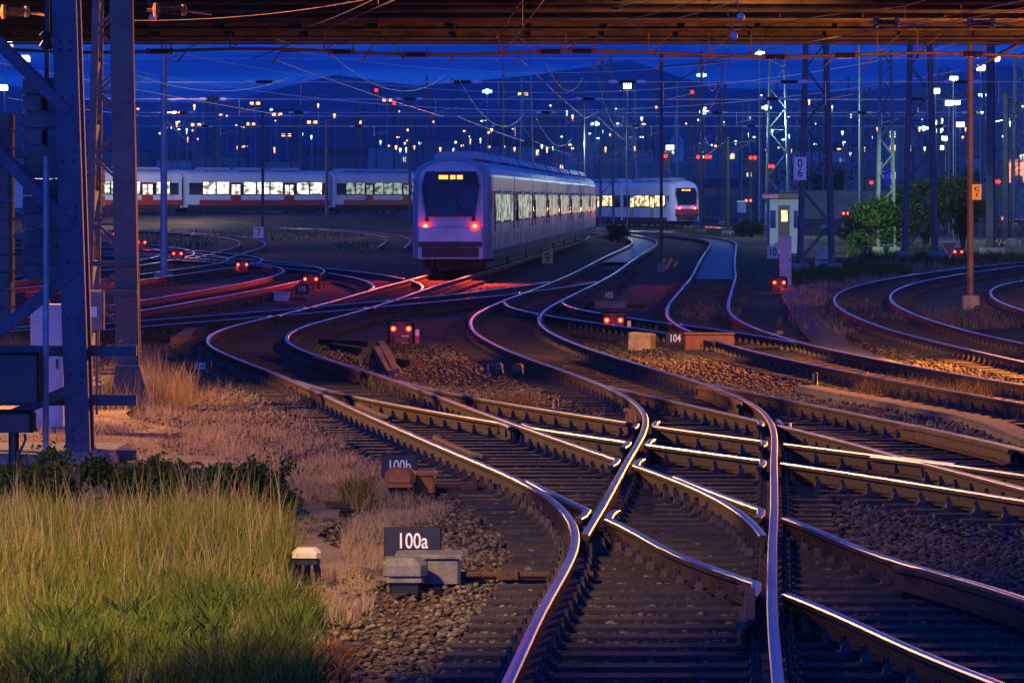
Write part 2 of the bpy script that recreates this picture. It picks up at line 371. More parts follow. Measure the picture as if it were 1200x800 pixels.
for i, (t, s, d, x) in enumerate(rail_arr):
    keep = np.ones(len(d), bool); cuts = []
    for j in range(i):
        t2, s2, d2, x2 = rail_arr[j]
        if t2 == t: continue
        ov = (d >= d2[0]) & (d <= d2[-1])
        if not ov.any(): continue
        df = x - railx(t2, s2, d); near = ov & (np.abs(df) < .112)
        k = 0
        while k < len(d):
            if near[k]:
                e = k
                while e + 1 < len(d) and near[e + 1]: e += 1
                inner = k > 3 and e < len(d) - 4 and np.sign(df[k]) != np.sign(df[e]) and d[e] - d[k] < 9
                if not inner:
                    blade = np.abs(df) < .074
                    keep[k:e + 1] &= ~blade[k:e + 1]
                    if (k <= 3): keep[:k] = False
                    if (e >= len(d) - 4): keep[e + 1:] = False
                else:
                    keep[k:e + 1] = False; cuts.append((k, e, j, np.sign(df[k]), np.sign(df[e])))
                k = e + 1
            else: k += 1
    k = 0; ends = {}
    for (a, e, j, sa, se) in cuts: ends[a - 1] = (j, sa, 1); ends[e + 1] = (j, se, -1)
    while k < len(d):
        if not keep[k]: k += 1; continue
        e = k
        while e + 1 < len(d) and keep[e + 1]: e += 1
        if e - k > 3:
            pts = [(x[q], d[q]) for q in range(k, e + 1)]
            RAIL_AT.append((d[k], d[e], t, s))
            zo = .0022 * (i % 9)
            mb = MB()
            def wing(ki, sgn):          # bend beside the crossed rail, then flare out
                j, sd, direc = ends[ki]; t2, s2 = rail_arr[j][0], rail_arr[j][1]; w = []
                for q in np.linspace(.12, 1.1, 10):
                    dd = d[ki] + direc * q; w.append((float(railx(t2, s2, dd)) + sd * (.112 + .03 * max(0, q - .7) / .4), dd))
                return w
            if k in ends and d[k] < 130: pts = list(reversed(wing(k, -1))) + pts
            if e in ends and d[e] < 130 and rail_arr[ends[e][0]][:2] == ('main', 1):
                for q in range(e + 1, len(d)):          # butts right up to the straight rail
                    if abs(x[q] - railx('main', 1, d[q])) < .078: break
                    pts.append((x[q], d[q]))
                sweep(mb, pts, -zo); mb.build('rail', [M_railtop, M_railside], ROOT[t]); k = e + 1; continue
            if e in ends and d[e] < 130: pts = pts + wing(e, 1)
            sweep(mb, pts, -zo)
            mb.build('rail', [M_railtop, M_railside], ROOT[t], smooth=False)
        k = e + 1
# check rails beside the running rails
for (t, s, side, a, b) in [('left', -1, 1, 44.5, 48.3), ('left', -1, 1, 52.5, 56.0), ('main', 1, -1, 27.0, 29.6), ('slip', 1, -1, 27.0, 31.2), ('branch', 1, -1, 45.5, 50.5), ('main', -1, -1, 51.0, 54.5), ('main', 1, -1, 55.5, 61.0), ('left', 1, -1, 66, 72)]:
    d = np.linspace(a, b, 24); x = railx(t, s, d) + side * (.15 + .05 * (np.abs(np.linspace(-1, 1, 24)) > .85))
    mb = MB(); sweep(mb, np.stack([x, d], 1), .012, pm=[1] * 15)
    mb.build('check_rail', [M_railtop, M_rust], ROOT[t])
# sleepers: one global row every 0.6 m, long timbers where tracks run together
order = list(TL)
SLP = {k: [] for k in order}; SPAN = []
def active(k, d): return TR[k][0][0] - 1 <= d <= TR[k][-1][0]
for d in np.arange(19.2, 170, .6):
    cs = sorted((float(TX[k](d)), order.index(k)) for k in order if active(k, d) and not k.startswith('yard'))
    groups = []
    for c, o_ in cs:
        if groups and c - groups[-1][-1][0] < 2.3: groups[-1].append((c, o_))
        else: groups.append([(c, o_)])
    for g in groups:
        own = order[min(q[1] for q in g)]
        SLP[own].append((d, g[0][0] - 1.3, g[-1][0] + 1.3)); SPAN.append((d, g[0][0] - 1.3, g[-1][0] + 1.3))
for k, lst in SLP.items():
    rest = MB(); nrest = 0; cnt = 0
    for d, a, b in lst:
        if abs(((a + b) / 2) / d) > .155 + (b - a) / d: continue
        cnt += 1; mb = MB() if cnt <= 100 else rest
        jit = random.uniform(-.03, .03); zt = .058 + random.uniform(-.008, .006)
        mb.box(((a + b) / 2 + jit, d, zt - .08), (b - a, .25, .16), 0, random.uniform(-.006, .006))
        if d < 95:
            for (d0, d1, t, s) in RAIL_AT:
                if d0 <= d <= d1:
                    x = float(railx(t, s, d))
                    if a < x < b:
                        mb.box((x, d, zt + .006), (.34, .16, .02), 1)
                        for q in (-.115, .115):
                            mb.box((x + q, d, zt + .045), (.07, .1, .07), 1, taper=.55)
                            mb.tube([(x + q * 1.1, d, zt + .05), (x + q * 1.1, d, zt + .115)], .018, 6, 1)
        if cnt <= 100: mb.build('sleeper', [M_sleeper, M_chair], ROOT[k])
        else: nrest += 1
    if nrest:
        tag(rest.build('sleeper_row', [M_sleeper, M_chair], ROOT[k]), kind='stuff')
# pale far bed of the main and east tracks, colour lightened for sky sheen
for k, a, b in (('main', 190, 330), ('east', 150, 330)):
    d = np.linspace(a, b, 50); x = TX[k](d); V = []; f = []
    for i in range(50): V += [(x[i] - .66, d[i], .085), (x[i] + .66, d[i], .085)]
    for i in range(49): f.append((2 * i, 2 * i + 1, 2 * i + 3, 2 * i + 2))
    tag(raw('track_bed', V, f, M_bed), 'pale smooth bed between the far rails with sky sheen in its colour', kind='structure')

# ------------------------------------------------------------------ loose ballast stones (near field)
def stones():
    ph = (1 + 5**.5) / 2
    iv = np.array([(-1, ph, 0), (1, ph, 0), (-1, -ph, 0), (1, -ph, 0), (0, -1, ph), (0, 1, ph), (0, -1, -ph), (0, 1, -ph), (ph, 0, -1), (ph, 0, 1), (-ph, 0, -1), (-ph, 0, 1)]) / 1.9
    fc = np.array([(0, 11, 5), (0, 5, 1), (0, 1, 7), (0, 7, 10), (0, 10, 11), (1, 5, 9), (5, 11, 4), (11, 10, 2), (10, 7, 6), (7, 1, 8), (3, 9, 4), (3, 4, 2), (3, 2, 6), (3, 6, 8), (3, 8, 9), (4, 9, 5), (2, 4, 11), (6, 2, 10), (8, 6, 7), (9, 8, 1)])
    n = 112000
    u = rng.random(n); d = 23.5 * (86 / 23.5) ** (u ** .85); x = (rng.random(n) * 1.04 - .52) * .24 * d
    span = np.array(SPAN)
    row = np.round((d - 19.2) / .6); off = np.abs(d - 19.2 - row * .6)
    on = np.zeros(n, bool); bed = np.zeros(n, bool)
    for dd, a, b in span:
        s_ = np.abs(d - dd) < .31
        bed |= s_ & (x > a - .5) & (x < b + .5); on |= (np.abs(d - dd) < .14) & (x > a) & (x < b)
    lx = TX['left'](np.clip(d, 23.3, 430))
    soil = (x < lx - 1.6 - 1.1 * np.clip((d - 30) / 30, 0, 1)) & (d < 75)
    p = np.where(soil, .28, 1.0); p = np.where(on, .03, p)
    k = rng.random(n) < p; d, x, bed, soil = d[k], x[k], bed[k], soil[k]; n = len(d)
    r = (.012 + .019 * rng.random(n) ** 1.5) * (1 + .25 * np.clip((d - 30) / 30, 0, 1.6))
    V = iv[None] * (1 + .45 * (rng.random((n, 12, 1)) - .5)) * r[:, None, None]
    V[:, :, 2] *= .75; V[:, :, 0] *= (1 + .5 * rng.random((n, 1)))
    a = rng.random(n) * 6.28; ca, sa = np.cos(a)[:, None], np.sin(a)[:, None]
    X = V[:, :, 0] * ca - V[:, :, 1] * sa; Y = V[:, :, 0] * sa + V[:, :, 1] * ca
    X += x[:, None]; Y += d[:, None]; Z = V[:, :, 2] + np.where(bed, .005, -.02)[:, None] + (rng.random(n)[:, None]) * .025
    VV = np.stack([X, Y, Z], -1).reshape(-1, 3); FF = (fc[None] + (np.arange(n) * 12)[:, None, None]).reshape(-1, 3)
    mi = np.repeat(rng.integers(0, 4, n), 20)
    ms = [mat('stone_brown', (.085, .055, .04), .8, 0, .4, 9, .3, 50), mat('stone_grey', (.095, .082, .08), .8, 0, .4, 9, .3, 50), mat('stone_dark', (.035, .028, .026), .8, 0, .4, 9), mat('stone_pale', (.16, .125, .10), .8, 0, .35, 9, .3, 50)]
    tag(raw('ballast_stones', VV, FF, ms, mi=mi), 'loose angular ballast stones around the rails', 'ballast', kind='stuff')
stones()

# ------------------------------------------------------------------ large structure: hills, city, bridge
def hill(name, d, pts, depth, m, lab):
    V = []; n = len(pts); rows = 7
    for j in range(rows):
        q = j / (rows - 1)
        for i, (px, py) in enumerate(pts):
            z = (HY - py) / F * d; w = math.sin(q * math.pi)
            V.append(((px - 600) / F * d * (1 + .3 * q), d - depth / 2 + depth * q, -4 + (z + 4) * w * (1 + .12 * math.sin(i * 2.1 + j * 1.3)) + CZ * w))
    f = [(j * n + i, j * n + i + 1, (j + 1) * n + i + 1, (j + 1) * n + i) for j in range(rows - 1) for i in range(n - 1)]
    tag(raw(name, V, f, m, smooth=True), lab, kind='structure')
M_hill = mat('wooded_hill', (.030, .045, .05), .9, 0, .6, .012, .0)
M_hill2 = mat('near_hill', (.04, .05, .055), .9, 0, .6, .03)
hill('far_hill', 6800, [(-500, 150), (-200, 120), (40, 104), (180, 112), (300, 118), (420, 103), (520, 92), (620, 84), (720, 88), (820, 96), (960, 104), (1100, 92), (1300, 100), (1500, 130), (1800, 170)], 1500, M_hill, 'distant dark wooded ridge under the dusk sky')
hill('near_hill', 3600, [(-500, 170), (-100, 150), (120, 140), (260, 150), (380, 137), (500, 150), (640, 142), (780, 135), (900, 146), (1060, 138), (1200, 128), (1400, 140), (1700, 175)], 800, M_hill2, 'low dark hill behind the town')

# bridge carrying a road over the yard: near edge ~72 m, far edge 95 m
def bridge():
    t = thing('road_bridge', 'dark steel girder road bridge spanning the whole top of the picture', 'bridge', (0, 72, 0))
    z0 = 6.36
    mb = MB(); mb.box((0, 83.5, 7.75), (70, 25.5, .5)); mb.build('deck', M_bridge2, t)
    for i, y in enumerate([72, 74.6, 77.2, 80.0, 82.9, 86, 89.3, 92.4, 95]):
        mb = MB(); dz = (0 if i in (0, 8) else random.uniform(0, .12))
        mb.box((0, y, z0 + .02 + dz), (70, .44, .04)); mb.box((0, y, z0 + .58 + dz / 2), (70, .03, 1.05))
        for x in np.arange(-30, 31, 1.6): mb.box((x, y - .11, z0 + .55), (.02, .18, .95))
        mb.build('girder', M_bridge, t)
    for y in (75.4, 81.6, 88, 93.4):
        mb = MB(); mb.tube([(-30, y, 6.62), (30, y, 6.62)], .06, 8); mb.build('drain_pipe', M_bridge, t)
    for x in (-14, 14.2):
        mb = MB(); mb.bev((x * 1.0, 83.5, 3.1), (1.2, 24, 6.6), .08); mb.build('pier', M_conc, t)
    mb = MB()
    for y in (71.6, 95.5): mb.box((0, y, 8.3), (70, .25, 1.0))
    mb.build('parapet', M_conc, t)
bridge()

# distant town blocks
CITY = [(150, 52, 178, 900), (205, 40, 188, 1000), (262, 60, 184, 1100), (330, 44, 190, 900), (395, 70, 182, 1200), (455, 50, 174, 1300), (520, 46, 166, 1250), (600, 56, 172, 1000), (636, 30, 137, 1100), (672, 44, 178, 1200), (735, 60, 176, 1100), (836, 56, 170, 1200), (888, 40, 180, 900), (960, 66, 178, 1000), (1020, 40, 172, 1100), (1054, 36, 148, 1000), (1100, 60, 184, 900), (1150, 40, 186, 1000), (1195, 50, 176, 900), (40, 60, 186, 900), (100, 44, 182, 1000)]
ORD = ['first', 'second', 'third', 'fourth', 'fifth', 'sixth', 'seventh', 'eighth', 'ninth', 'tenth', 'eleventh', 'twelfth', 'thirteenth', 'fourteenth', 'fifteenth', 'sixteenth', 'seventeenth', 'eighteenth', 'nineteenth', 'twentieth', 'twenty-first', 'twenty-second', 'twenty-third', 'twenty-fourth', 'twenty-fifth', 'twenty-sixth', 'twenty-seventh', 'twenty-eighth', 'twenty-ninth', 'thirtieth']
for k in range(31, 80): ORD.append('thirty forty fifty sixty seventy'.split()[(k - 30) // 10] + ('-' + ORD[(k - 30) % 10 - 1] if k % 10 else 'th'))
M_wall = [mat('render_wall_%d' % i, c, .85, 0, .25, .08) for i, c in enumerate([(.22, .21, .2), (.3, .27, .24), (.14, .13, .13), (.36, .35, .34)])]
M_roof = mat('slate_roof', (.07, .06, .06), .8, 0, .3, .3)
for n_, (px, w, py, d) in enumerate(sorted(CITY)):
    k = d / F; c = at(px, HY, d); ww = w * k; h = CZ + (HY - py) * k; dp = ww * .7
    tall = py < 150
    lab = ('tall slab tower block with scattered lit windows behind the yard lamps at the %s' % ('centre' if px < 700 else 'right')) if tall else '%s low dark town building from the left along the far edge of the yard' % ORD[n_]
    t = thing('town_building', lab, 'building', (c.x, d, 0), 'town buildings beyond the yard')
    mb = MB(); mb.box((c.x, d, h / 2 - 1), (ww, dp, h + 2)); mb.build('wall', M_wall[n_ % 4], t)
    mb = MB()
    if n_ % 3 == 0 and not tall:
        x0, x1, y0, y1 = c.x - ww / 2 - .3, c.x + ww / 2 + .3, d - dp / 2 - .3, d + dp / 2 + .3; rh = 2.2
        mb.add([(x0, y0, h), (x1, y0, h), (x1, y1, h), (x0, y1, h), (x0, d, h + rh), (x1, d, h + rh)], [(0, 1, 5, 4), (2, 3, 4, 5), (1, 2, 5), (3, 0, 4), (3, 2, 1, 0)])
    else: mb.box((c.x, d, h + .2), (ww + .4, dp + .4, .4))
    mb.build('roof', M_roof, t)
    rows = max(1, int(h / 3.2)); cols = max(2, int(ww / 3.0)); done = 0
    for r_ in range(rows):
        for q in range(cols):
            if random.random() < (.45 if px == 1054 else .13) and done < 26:
                done += 1; mb = MB(); mb.box((c.x - ww / 2 + (q + .5) * ww / cols, d - dp / 2 - .03, 1.8 + r_ * 3.2), (1.3, .1, 1.5))
                mb.build('window', [E_winy, E_winw, E_cold][random.randrange(3)], t)
# church with spire
def church():
    d = 1500; k = d / F; c = at(793, HY, d); t = thing('church', 'pale church tower with a tall pointed spire above the white train', 'church', (c.x, d, 0))
    mb = MB(); mb.box((c.x, d, 9), (4.6, 4.6, 26)); mb.build('tower', mat('church_stone', (.5, .5, .5), .8, 0, .2, .5), t)
    mb = MB(); b = 22; mb.add([(c.x - 2.7, d - 2.7, b), (c.x + 2.7, d - 2.7, b), (c.x + 2.7, d + 2.7, b), (c.x - 2.7, d + 2.7, b), (c.x, d, b + 5.5), ], [(0, 1, 4), (1, 2, 4), (2, 3, 4), (3, 0, 4)])
    mb.add([(c.x - 1.3, d - 1.3, b + 2.6), (c.x + 1.3, d - 1.3, b + 2.6), (c.x + 1.3, d + 1.3, b + 2.6), (c.x - 1.3, d + 1.3, b + 2.6), (c.x, d, 38)], [(0, 1, 4), (1, 2, 4), (2, 3, 4), (3, 0, 4)])
    mb.build('spire', mat('spire_copper', (.34, .42, .42), .6, 0, .2, .5), t)
    for z in (13, 18):
        mb = MB(); mb.box((c.x, d - 2.33, z), (1.1, .1, 2.2)); mb.build('louvre', M_black, t)
    mb = MB(); mb.box((c.x + 9, d, 5), (14, 7, 12)); mb.build('nave', M_wall[3], t)
church()
# long goods shed / viaduct band behind the white train
def shed(px0, px1, py0, d, lab, wall, roof, nm='goods_shed'):
    k = d / F; a = at(px0, HY, d); b = at(px1, HY, d); h = CZ + (HY - py0) * k; t = thing(nm, lab, 'shed', ((a.x + b.x) / 2, d, 0))
    L = b.x - a.x; cx = (a.x + b.x) / 2
    mb = MB(); mb.box((cx, d, h / 2 - .5), (L, 9, h + 1)); mb.build('wall', wall, t)
    mb = MB(); mb.add([(a.x - .4, d - 5, h), (b.x + .4, d - 5, h), (b.x + .4, d + 5, h), (a.x - .4, d + 5, h), (a.x - .4, d, h + 1.2), (b.x + .4, d, h + 1.2)], [(0, 1, 5, 4), (2, 3, 4, 5), (1, 2, 5), (3, 0, 4), (3, 2, 1, 0)]); mb.build('roof', roof, t)
    for i in range(int(L / 5)):
        mb = MB(); mb.box((a.x + 2.5 + i * 5, d - 4.55, 1.7), (2.6, .12, 3.0)); mb.build('door', M_dark, t)
shed(815, 880, 219, 620, 'pinkish low shed right of the white train front', mat('brick_wall', (.36, .17, .13), .85, 0, .3, 1), M_roof)
shed(742, 1010, 196, 980, 'long grey hall far behind the white train', M_wall[0], mat('grey_roof', (.25, .25, .26), .7, 0, .2, .5), 'long_hall')
def pink_building():
    d = 520; k = d / F; a = at(1176, HY, d); t = thing('brick_building', 'warmly lit pink brick building cut by the right edge of the picture', 'building', (a.x + 4, d, 0))
    h = CZ + 42 * k; mb = MB(); mb.box((a.x + 4, d, h / 2), (8, 8, h)); mb.build('wall', mat('pink_brick', (.46, .22, .17), .85, 0, .25, 2), t)
    mb = MB(); mb.box((a.x + 4, d, h + .15), (8.5, 8.5, .3)); mb.build('roof', M_roof, t)
    for i in range(3):
        for z in (2.2, 5.0):
            mb = MB(); mb.box((a.x + 1.4 + i * 2.1, d - 4.03, z), (.9, .1, 1.3)); mb.build('window', M_glass, t)
    lamp_light('building_lamp', (a.x + 2.5, d - 9, 8), 5200, (1, .5, .25), .2)
pink_building()

# ------------------------------------------------------------------ lattice masts and poles
def lattice(name, lab, cx, d, h, wb, wt, m, leg=.11, step=None, grp=None, fnd=True, db=None):
    t = thing(name, lab, 'mast', (cx, d, 0), grp); db = db or wb
    def corner(sx, sy, z):
        q = z / h; w = wb + (wt - wb) * q; dd = db + (wt - db) * q
        return (cx + sx * w / 2, d + sy * dd / 2, z)
    for sx in (-1, 1):
        for sy in (-1, 1):
            mb = MB(); mb.bar(corner(sx, sy, 0), corner(sx, sy, h), leg, leg); mb.build('leg', m, t)
    step = step or wb * 1.15; z = .5; n = 0; mb = MB()
    while z < h - .3:
        z2 = min(h, z + step * (1 - .35 * z / h))
        for (a, b) in (((-1, -1), (1, -1)), ((-1, 1), (1, 1)), ((-1, -1), (-1, 1)), ((1, -1), (1, 1))):
            p, q = (a, b) if n % 2 == 0 else (b, a)
            mb.bar(corner(*p, z), corner(*q, z2), leg * .55, leg * .3)
            if n % 4 == 0: mb.bar(corner(*a, z), corner(*b, z), leg * .55, leg * .3)
        z = z2; n += 1
    mb.build('lattice_bracing', m, t)
    if fnd:
        for sx in (-1, 1):
            mb = MB(); x, y, _ = corner(sx, 0, 0); mb.bev((x, y, .15), (leg * 4.5, db + leg * 3, .5), .06); mb.build('foundation', M_conc, t)
    return t
M_mast = mat('mast_paint', (.06, .07, .09), .6, .1, .35, 1.5)
M_mastg = mat('mast_paint_green', (.13, .19, .17), .6, .1, .3, 1.5)
def lm(px0, px1, pyb, ytop, lab, m=M_mast, wt=.6, leg=.13, d=None, grp='lattice catenary masts in the yard'):
    d = d or gd(pyb); w = (px1 - px0) / F * d; h = CZ + (HY - ytop) / F * d
    return lattice('lattice_mast', lab, ((px0 + px1) / 2 - 600) / F * d, d, h, w, w * wt, m, leg, grp=grp)
lm(937, 975, 320, 40, 'dark lattice mast right beside the white board reading 0 over 6', leg=.16)
lm(1060, 1096, 304, 30, 'broad lattice mast in front of the green bushes', leg=.18)
lm(1028, 1048, 298, 60, 'slim greenish lattice mast left of the broad one by the bushes', M_mastg)
lm(897, 925, 262, 70, 'pale green lattice mast behind the white hut', M_mastg, d=330)
lm(703, 719, 271, 66, 'dark lattice mast overlapping the tail of the white train', leg=.2)
lm(733, 747, 266, 100, 'thin greenish lattice mast behind the roof of the white train', M_mastg, d=470)
lm(608, 626, 262, 90, 'dark distant lattice mast above the roof of the passenger train', d=480)
lm(556, 570, 262, 120, 'small distant lattice mast left of the dark one above the passenger train', d=560)
lm(990, 1012, 262, 90, 'distant lattice mast between the two nearest ones at the right', d=430)
lm(868, 880, 262, 120, 'narrow distant lattice mast above the pinkish shed', M_mastg, d=520)
lm(760, 776, 262, 78, 'distant lattice mast above the middle of the white train', d=540)
lm(1186, 1204, 280, 60, 'lattice mast cut by the right edge of the picture', d=270)
lm(470, 486, 262, 105, 'distant lattice mast left of the passenger train roof', d=520)
lm(340, 356, 262, 116, 'distant lattice mast above the lit regional train', d=560)
for i_, (a_, b_, yt_, d_) in enumerate([(528, 540, 92, 620), (585, 597, 100, 660), (648, 662, 84, 600), (676, 690, 96, 520), (806, 818, 100, 560), (840, 852, 96, 600), (950, 962, 110, 640), (1098, 1114, 80, 420), (1150, 1166, 96, 480), (415, 428, 118, 640), (278, 290, 124, 660), (240, 252, 112, 600), (1010, 1022, 100, 560), (885, 897, 104, 640), (500, 512, 112, 600), (725, 736, 104, 640)]):
    lm(a_, b_, 262, yt_, 'faint distant lattice mast, %s from the left of the faint ones over the town' % ORD[sorted([528, 585, 648, 676, 806, 840, 950, 1098, 1150, 415, 278, 240, 1010, 885, 500, 725]).index(a_)], M_mast, d=d_, leg=.24)
def gantry(px0, px1, py, d, lab):
    k = d / F; a, b = at(px0, py, d), at(px1, py, d); t = thing('signal_gantry', lab, 'gantry', ((a.x + b.x) / 2, d, 0), 'lattice gantries spanning the far tracks')
    mb = MB(); h = 1.1; r_ = .13
    for y in (d - .5, d + .5):
        for z in (a.z, a.z + h): mb.bar((a.x, y, z), (b.x, y, z), r_, r_)
    n = max(4, int((b.x - a.x) / 1.3))
    for i in range(n):
        x0, x1 = a.x + (b.x - a.x) * i / n, a.x + (b.x - a.x) * (i + 1) / n; z0, z1 = (a.z, a.z + h) if i % 2 else (a.z + h, a.z)
        for y in (d - .5, d + .5): mb.bar((x0, y, z0), (x1, y, z1), .09, .06)
    mb.build('truss', M_mast, t)
    for x in (a.x, b.x):
        mb = MB()
        for s_ in (-.35, .35): mb.bar((x + s_, d, -.1), (x + s_, d, a.z + h), .16, .16)
        for z in np.arange(.6, a.z, .9): mb.bar((x - .35, d, z), (x + .35, d, z + .6), .08, .06)
        mb.build('support', M_mast, t)
gantry(545, 700, 150, 560, 'long lattice gantry over the far tracks above the passenger train')
gantry(735, 870, 158, 600, 'lattice gantry over the far tracks above the white train')
gantry(930, 1060, 140, 480, 'lattice gantry behind the board 0 over 6')
gantry(250, 345, 158, 560, 'lattice gantry above the regional train at the left')
gantry(400, 490, 146, 620, 'lattice gantry left of the passenger train roof')
gantry(1070, 1190, 122, 420, 'lattice gantry among the bright floodlights at the right')
def pole(px, pyb, ytop, wpx, lab, m, d=None, top=None, name='catenary_pole'):
    d = d or gd(pyb); c = at(px, HY, d); h = CZ + (HY - ytop) / F * d; t = thing(name, lab, 'pole', (c.x, d, 0), 'steel poles in the yard'); r = wpx / F * d / 2
    mb = MB(); mb.tube([(c.x, d, .1), (c.x, d, h)], [r, r * .85], 8); mb.build('shaft', m, t)
    mb = MB(); mb.bev((c.x, d, .12), (r * 5, r * 5, .4), .04); mb.build('foot', M_conc, t)
    mb = MB(); mb.tube([(c.x, d, h * .93), (c.x + 2.2, d, h * .93 + .2)], r * .35, 6); mb.tube([(c.x, d, h * .93 - .9), (c.x + 1.7, d, h * .93)], r * .3, 6); mb.build('arm', m, t)
    return t
M_pole = mat('pole_purple_grey', (.085, .075, .08), .6, .1, .3, 2); M_polebr = mat('pole_rust_brown', (.17, .10, .065), .7, .1, .4, 2)
pole(192, 330, 20, 9, 'plain grey pole left of the lit regional train', M_steel)
pole(1137, 360, 20, 8, 'rust brown pole carrying the yellow board at the right', M_polebr)
pole(775, 318, 60, 4, 'thin dark pole between the pale far beds', M_dark)
pole(1161, 300, 30, 12, 'thick dark blue pole just right of the brown one', M_mast, d=225)
pole(1179, 285, 110, 8, 'shorter dark pole near the right edge', M_mast, d=270)
pole(308, 283, 120, 4, 'thin pole standing in front of the lit regional train', M_dark, d=290)
pole(383, 262, 140, 5, 'dark pole before the right end of the regional train', M_dark, d=400)
pole(822, 268, 60, 4, 'thin pole right of the white train front', M_dark, d=360)
pole(853, 275, 160, 6, 'dark pole between white train and pinkish shed', M_dark, d=340)
pole(480, 262, 100, 3, 'hair thin pole above the left roof of the passenger train', M_dark, d=420)
pole(1008, 275, 50, 4, 'thin pale pole left of the bushes', M_mastg, d=330)
for i, (px, yt, d) in enumerate([(352, 96, 430), (500, 88, 440), (590, 70, 400), (655, 88, 420), (684, 120, 470), (794, 95, 480), (910, 96, 450), (965, 84, 420), (1112, 100, 400), (420, 120, 520), (255, 110, 430), (846, 110, 500)]):
    pole(px, 0, yt, 3, '%s faint far pole from the left among those over the dark town' % ORD[sorted([352, 500, 590, 655, 684, 794, 910, 965, 1112, 420, 255, 846]).index(px)], M_mast, d=d)

# near left lattice towers with tension weights
M_near = mat('near_tower_paint', (.055, .065, .10), .55, .2, .3, 3, .15, 40)
def near_tower():
    d = 47.7; k = d / F
    t = thing('lattice_mast', 'nearest blue-grey lattice tower at the left edge with riveted legs', 'mast', (at(40, HY, d).x, d, 0), 'near lattice towers at the left')
    xr = at(92, HY, d).x; xt = at(75, HY, d).x; xl = at(-70, HY, d).x; top = 7.2
    def rx(z): return xr + (xt - xr) * z / 5.1
    for dy in (0, .5):
        mb = MB(); mb.bar((rx(0), d + dy, -.1), (rx(top), d + dy, top), .27, .03); mb.bar((rx(0) + .12, d + .06 + dy, -.1), (rx(top) + .12, d + .06 + dy, top), .03, .10)
        for z in np.arange(.25, 7, .62):
            for q in (0, .1):
                for s_ in (-.06, .06): mb.ball((rx(z) + s_, d - .02 + dy, z + q), .017, 8)
        mb.build('leg', M_near, t)
        mb = MB(); mb.bar((xl, d + dy, -.1), (xl + .2, d + dy, top), .27, .03); mb.build('leg', M_steel, t)
        z = .05; n = 0
        for (za, zb) in ((.22, .82), (2.6, 3.9), (1.02, 2.1), (3.9, 5.1), (5.1, 6.3)):
            mb = MB()
            a, b = ((xl + .1, za), (rx(zb) - .02, zb)) if n % 2 == 0 else ((xl + .1, zb + .1), (rx(za), za))
            mb.bar((a[0], d - .03 + dy, a[1]), (b[0], d - .03 + dy, b[1]), .03, .12); mb.bar((a[0], d + .03 + dy, a[1] - .05), (b[0], d + .03 + dy, b[1] - .05), .1, .02)
            mb.build('brace', M_near, t); n += 1
    for py, h_ in ((412, .12), (470, .12), (538, .18)):
        z = CZ - (py - HY) * k; mb = MB(); mb.box(((xl + xr) / 2 + .25, d + .3, z), (xr - xl + .75, .12, h_)); mb.build('cross_beam', M_dark, t)
    mb = MB(); x = at(52, HY, d - .4).x; mb.tube([(x, d - .25, .1), (x, d - .25, 3.4)], .035, 8); mb.build('guide_rod', M_steel, t)
    mb = MB(); mb.bev(((xl + xr) / 2, d + .6, -.02), (xr - xl + .9, 2.4, .26), .06); mb.build('foundation', M_conc, t)
near_tower()
def back_tower():
    d = 60; t = lattice('lattice_mast', 'second lattice tower just behind the nearest one, narrow with an orange lit edge', (at(132, HY, d).x), d, 7.6, .62, .34, M_pole, .1, .55, 'near lattice towers at the left', True, 1.3)
    x = at(141, HY, 59).x
    mb = MB(); mb.bar((x + .08, 59.2, .1), (x - .05, 59.2, 7.6), .30, .04); mb.bar((x + .23, 59.3, .1), (x + .1, 59.3, 7.6), .03, .2)
    for z in np.arange(.4, 7, .55):
        for s_ in (-.07, .07): mb.ball((x + .06 + s_, 59.17, z), .018, 8)
    mb.build('front_plate', M_pole, t)
    mb = MB(); mb.add([(x - .16, 59, 0), (x + .46, 59, 0), (x + .26, 59, .62), (x - .06, 59, .62), (x - .16, 59.5, 0), (x + .46, 59.5, 0), (x + .26, 59.4, .62), (x - .06, 59.4, .62)], [(0, 1, 2, 3), (1, 5, 6, 2), (5, 4, 7, 6), (4, 0, 3, 7), (3, 2, 6, 7)])
    mb.build('base_gusset', M_dark, t)
    for py in (309, 343): 
        mb = MB(); z = CZ - (py - HY) * 59 / F; mb.box((x - .15, 59.1, z), (.75, .1, .07)); mb.build('clamp', M_dark, t)
back_tower()
def weights(px0, px1, py0, py1, d, lab):
    k = d / F; a = at(px0, HY, d).x; b = at(px1, HY, d).x; zt = CZ - (py0 - HY) * k; zb = CZ - (py1 - HY) * k
    t = thing('tension_weight', lab, 'weight stack', ((a + b) / 2, d, zb), 'stacks of tensioning weights on the left mast'); n = max(3, round((zt - zb) / .195)); h = (zt - zb) / n; c = (a + b) / 2; w = b - a
    for i in range(n):
        mb = MB(); z = zb + h * (i + .5)
        if i % 2: mb.bev((c + random.uniform(-.01, .01), d, z), (w, .42, h - .012), .02)
        else:
            mb.bev((c - w / 4 - .015, d, z), (w / 2 - .03, .42, h - .012), .02); mb.bev((c + w / 4 + .015, d, z), (w / 2 - .03, .42, h - .012), .02)
        mb.build('weight_block', M_weight, t)
    mb = MB(); mb.tube([(c, d, zb - .3), (c, d, zt + 1.9)], .028, 8); mb.build('hanger_rod', M_dark, t)
    mb = MB(); mb.tube([(c, d, zt + 1.9), (c, d, 7.3)], .012, 6); mb.build('cable', M_dark, t); mb = MB(); mb.lathe((c, d, zt + .42), [(.05, -.1), (.09, -.06), (.05, 0), (.09, .06), (.05, .1)], 10); mb.build('turnbuckle', M_dark, t)
weights(29, 81, 91, 328, 48.4, 'tall stack of concrete weight blocks hanging inside the nearest tower')
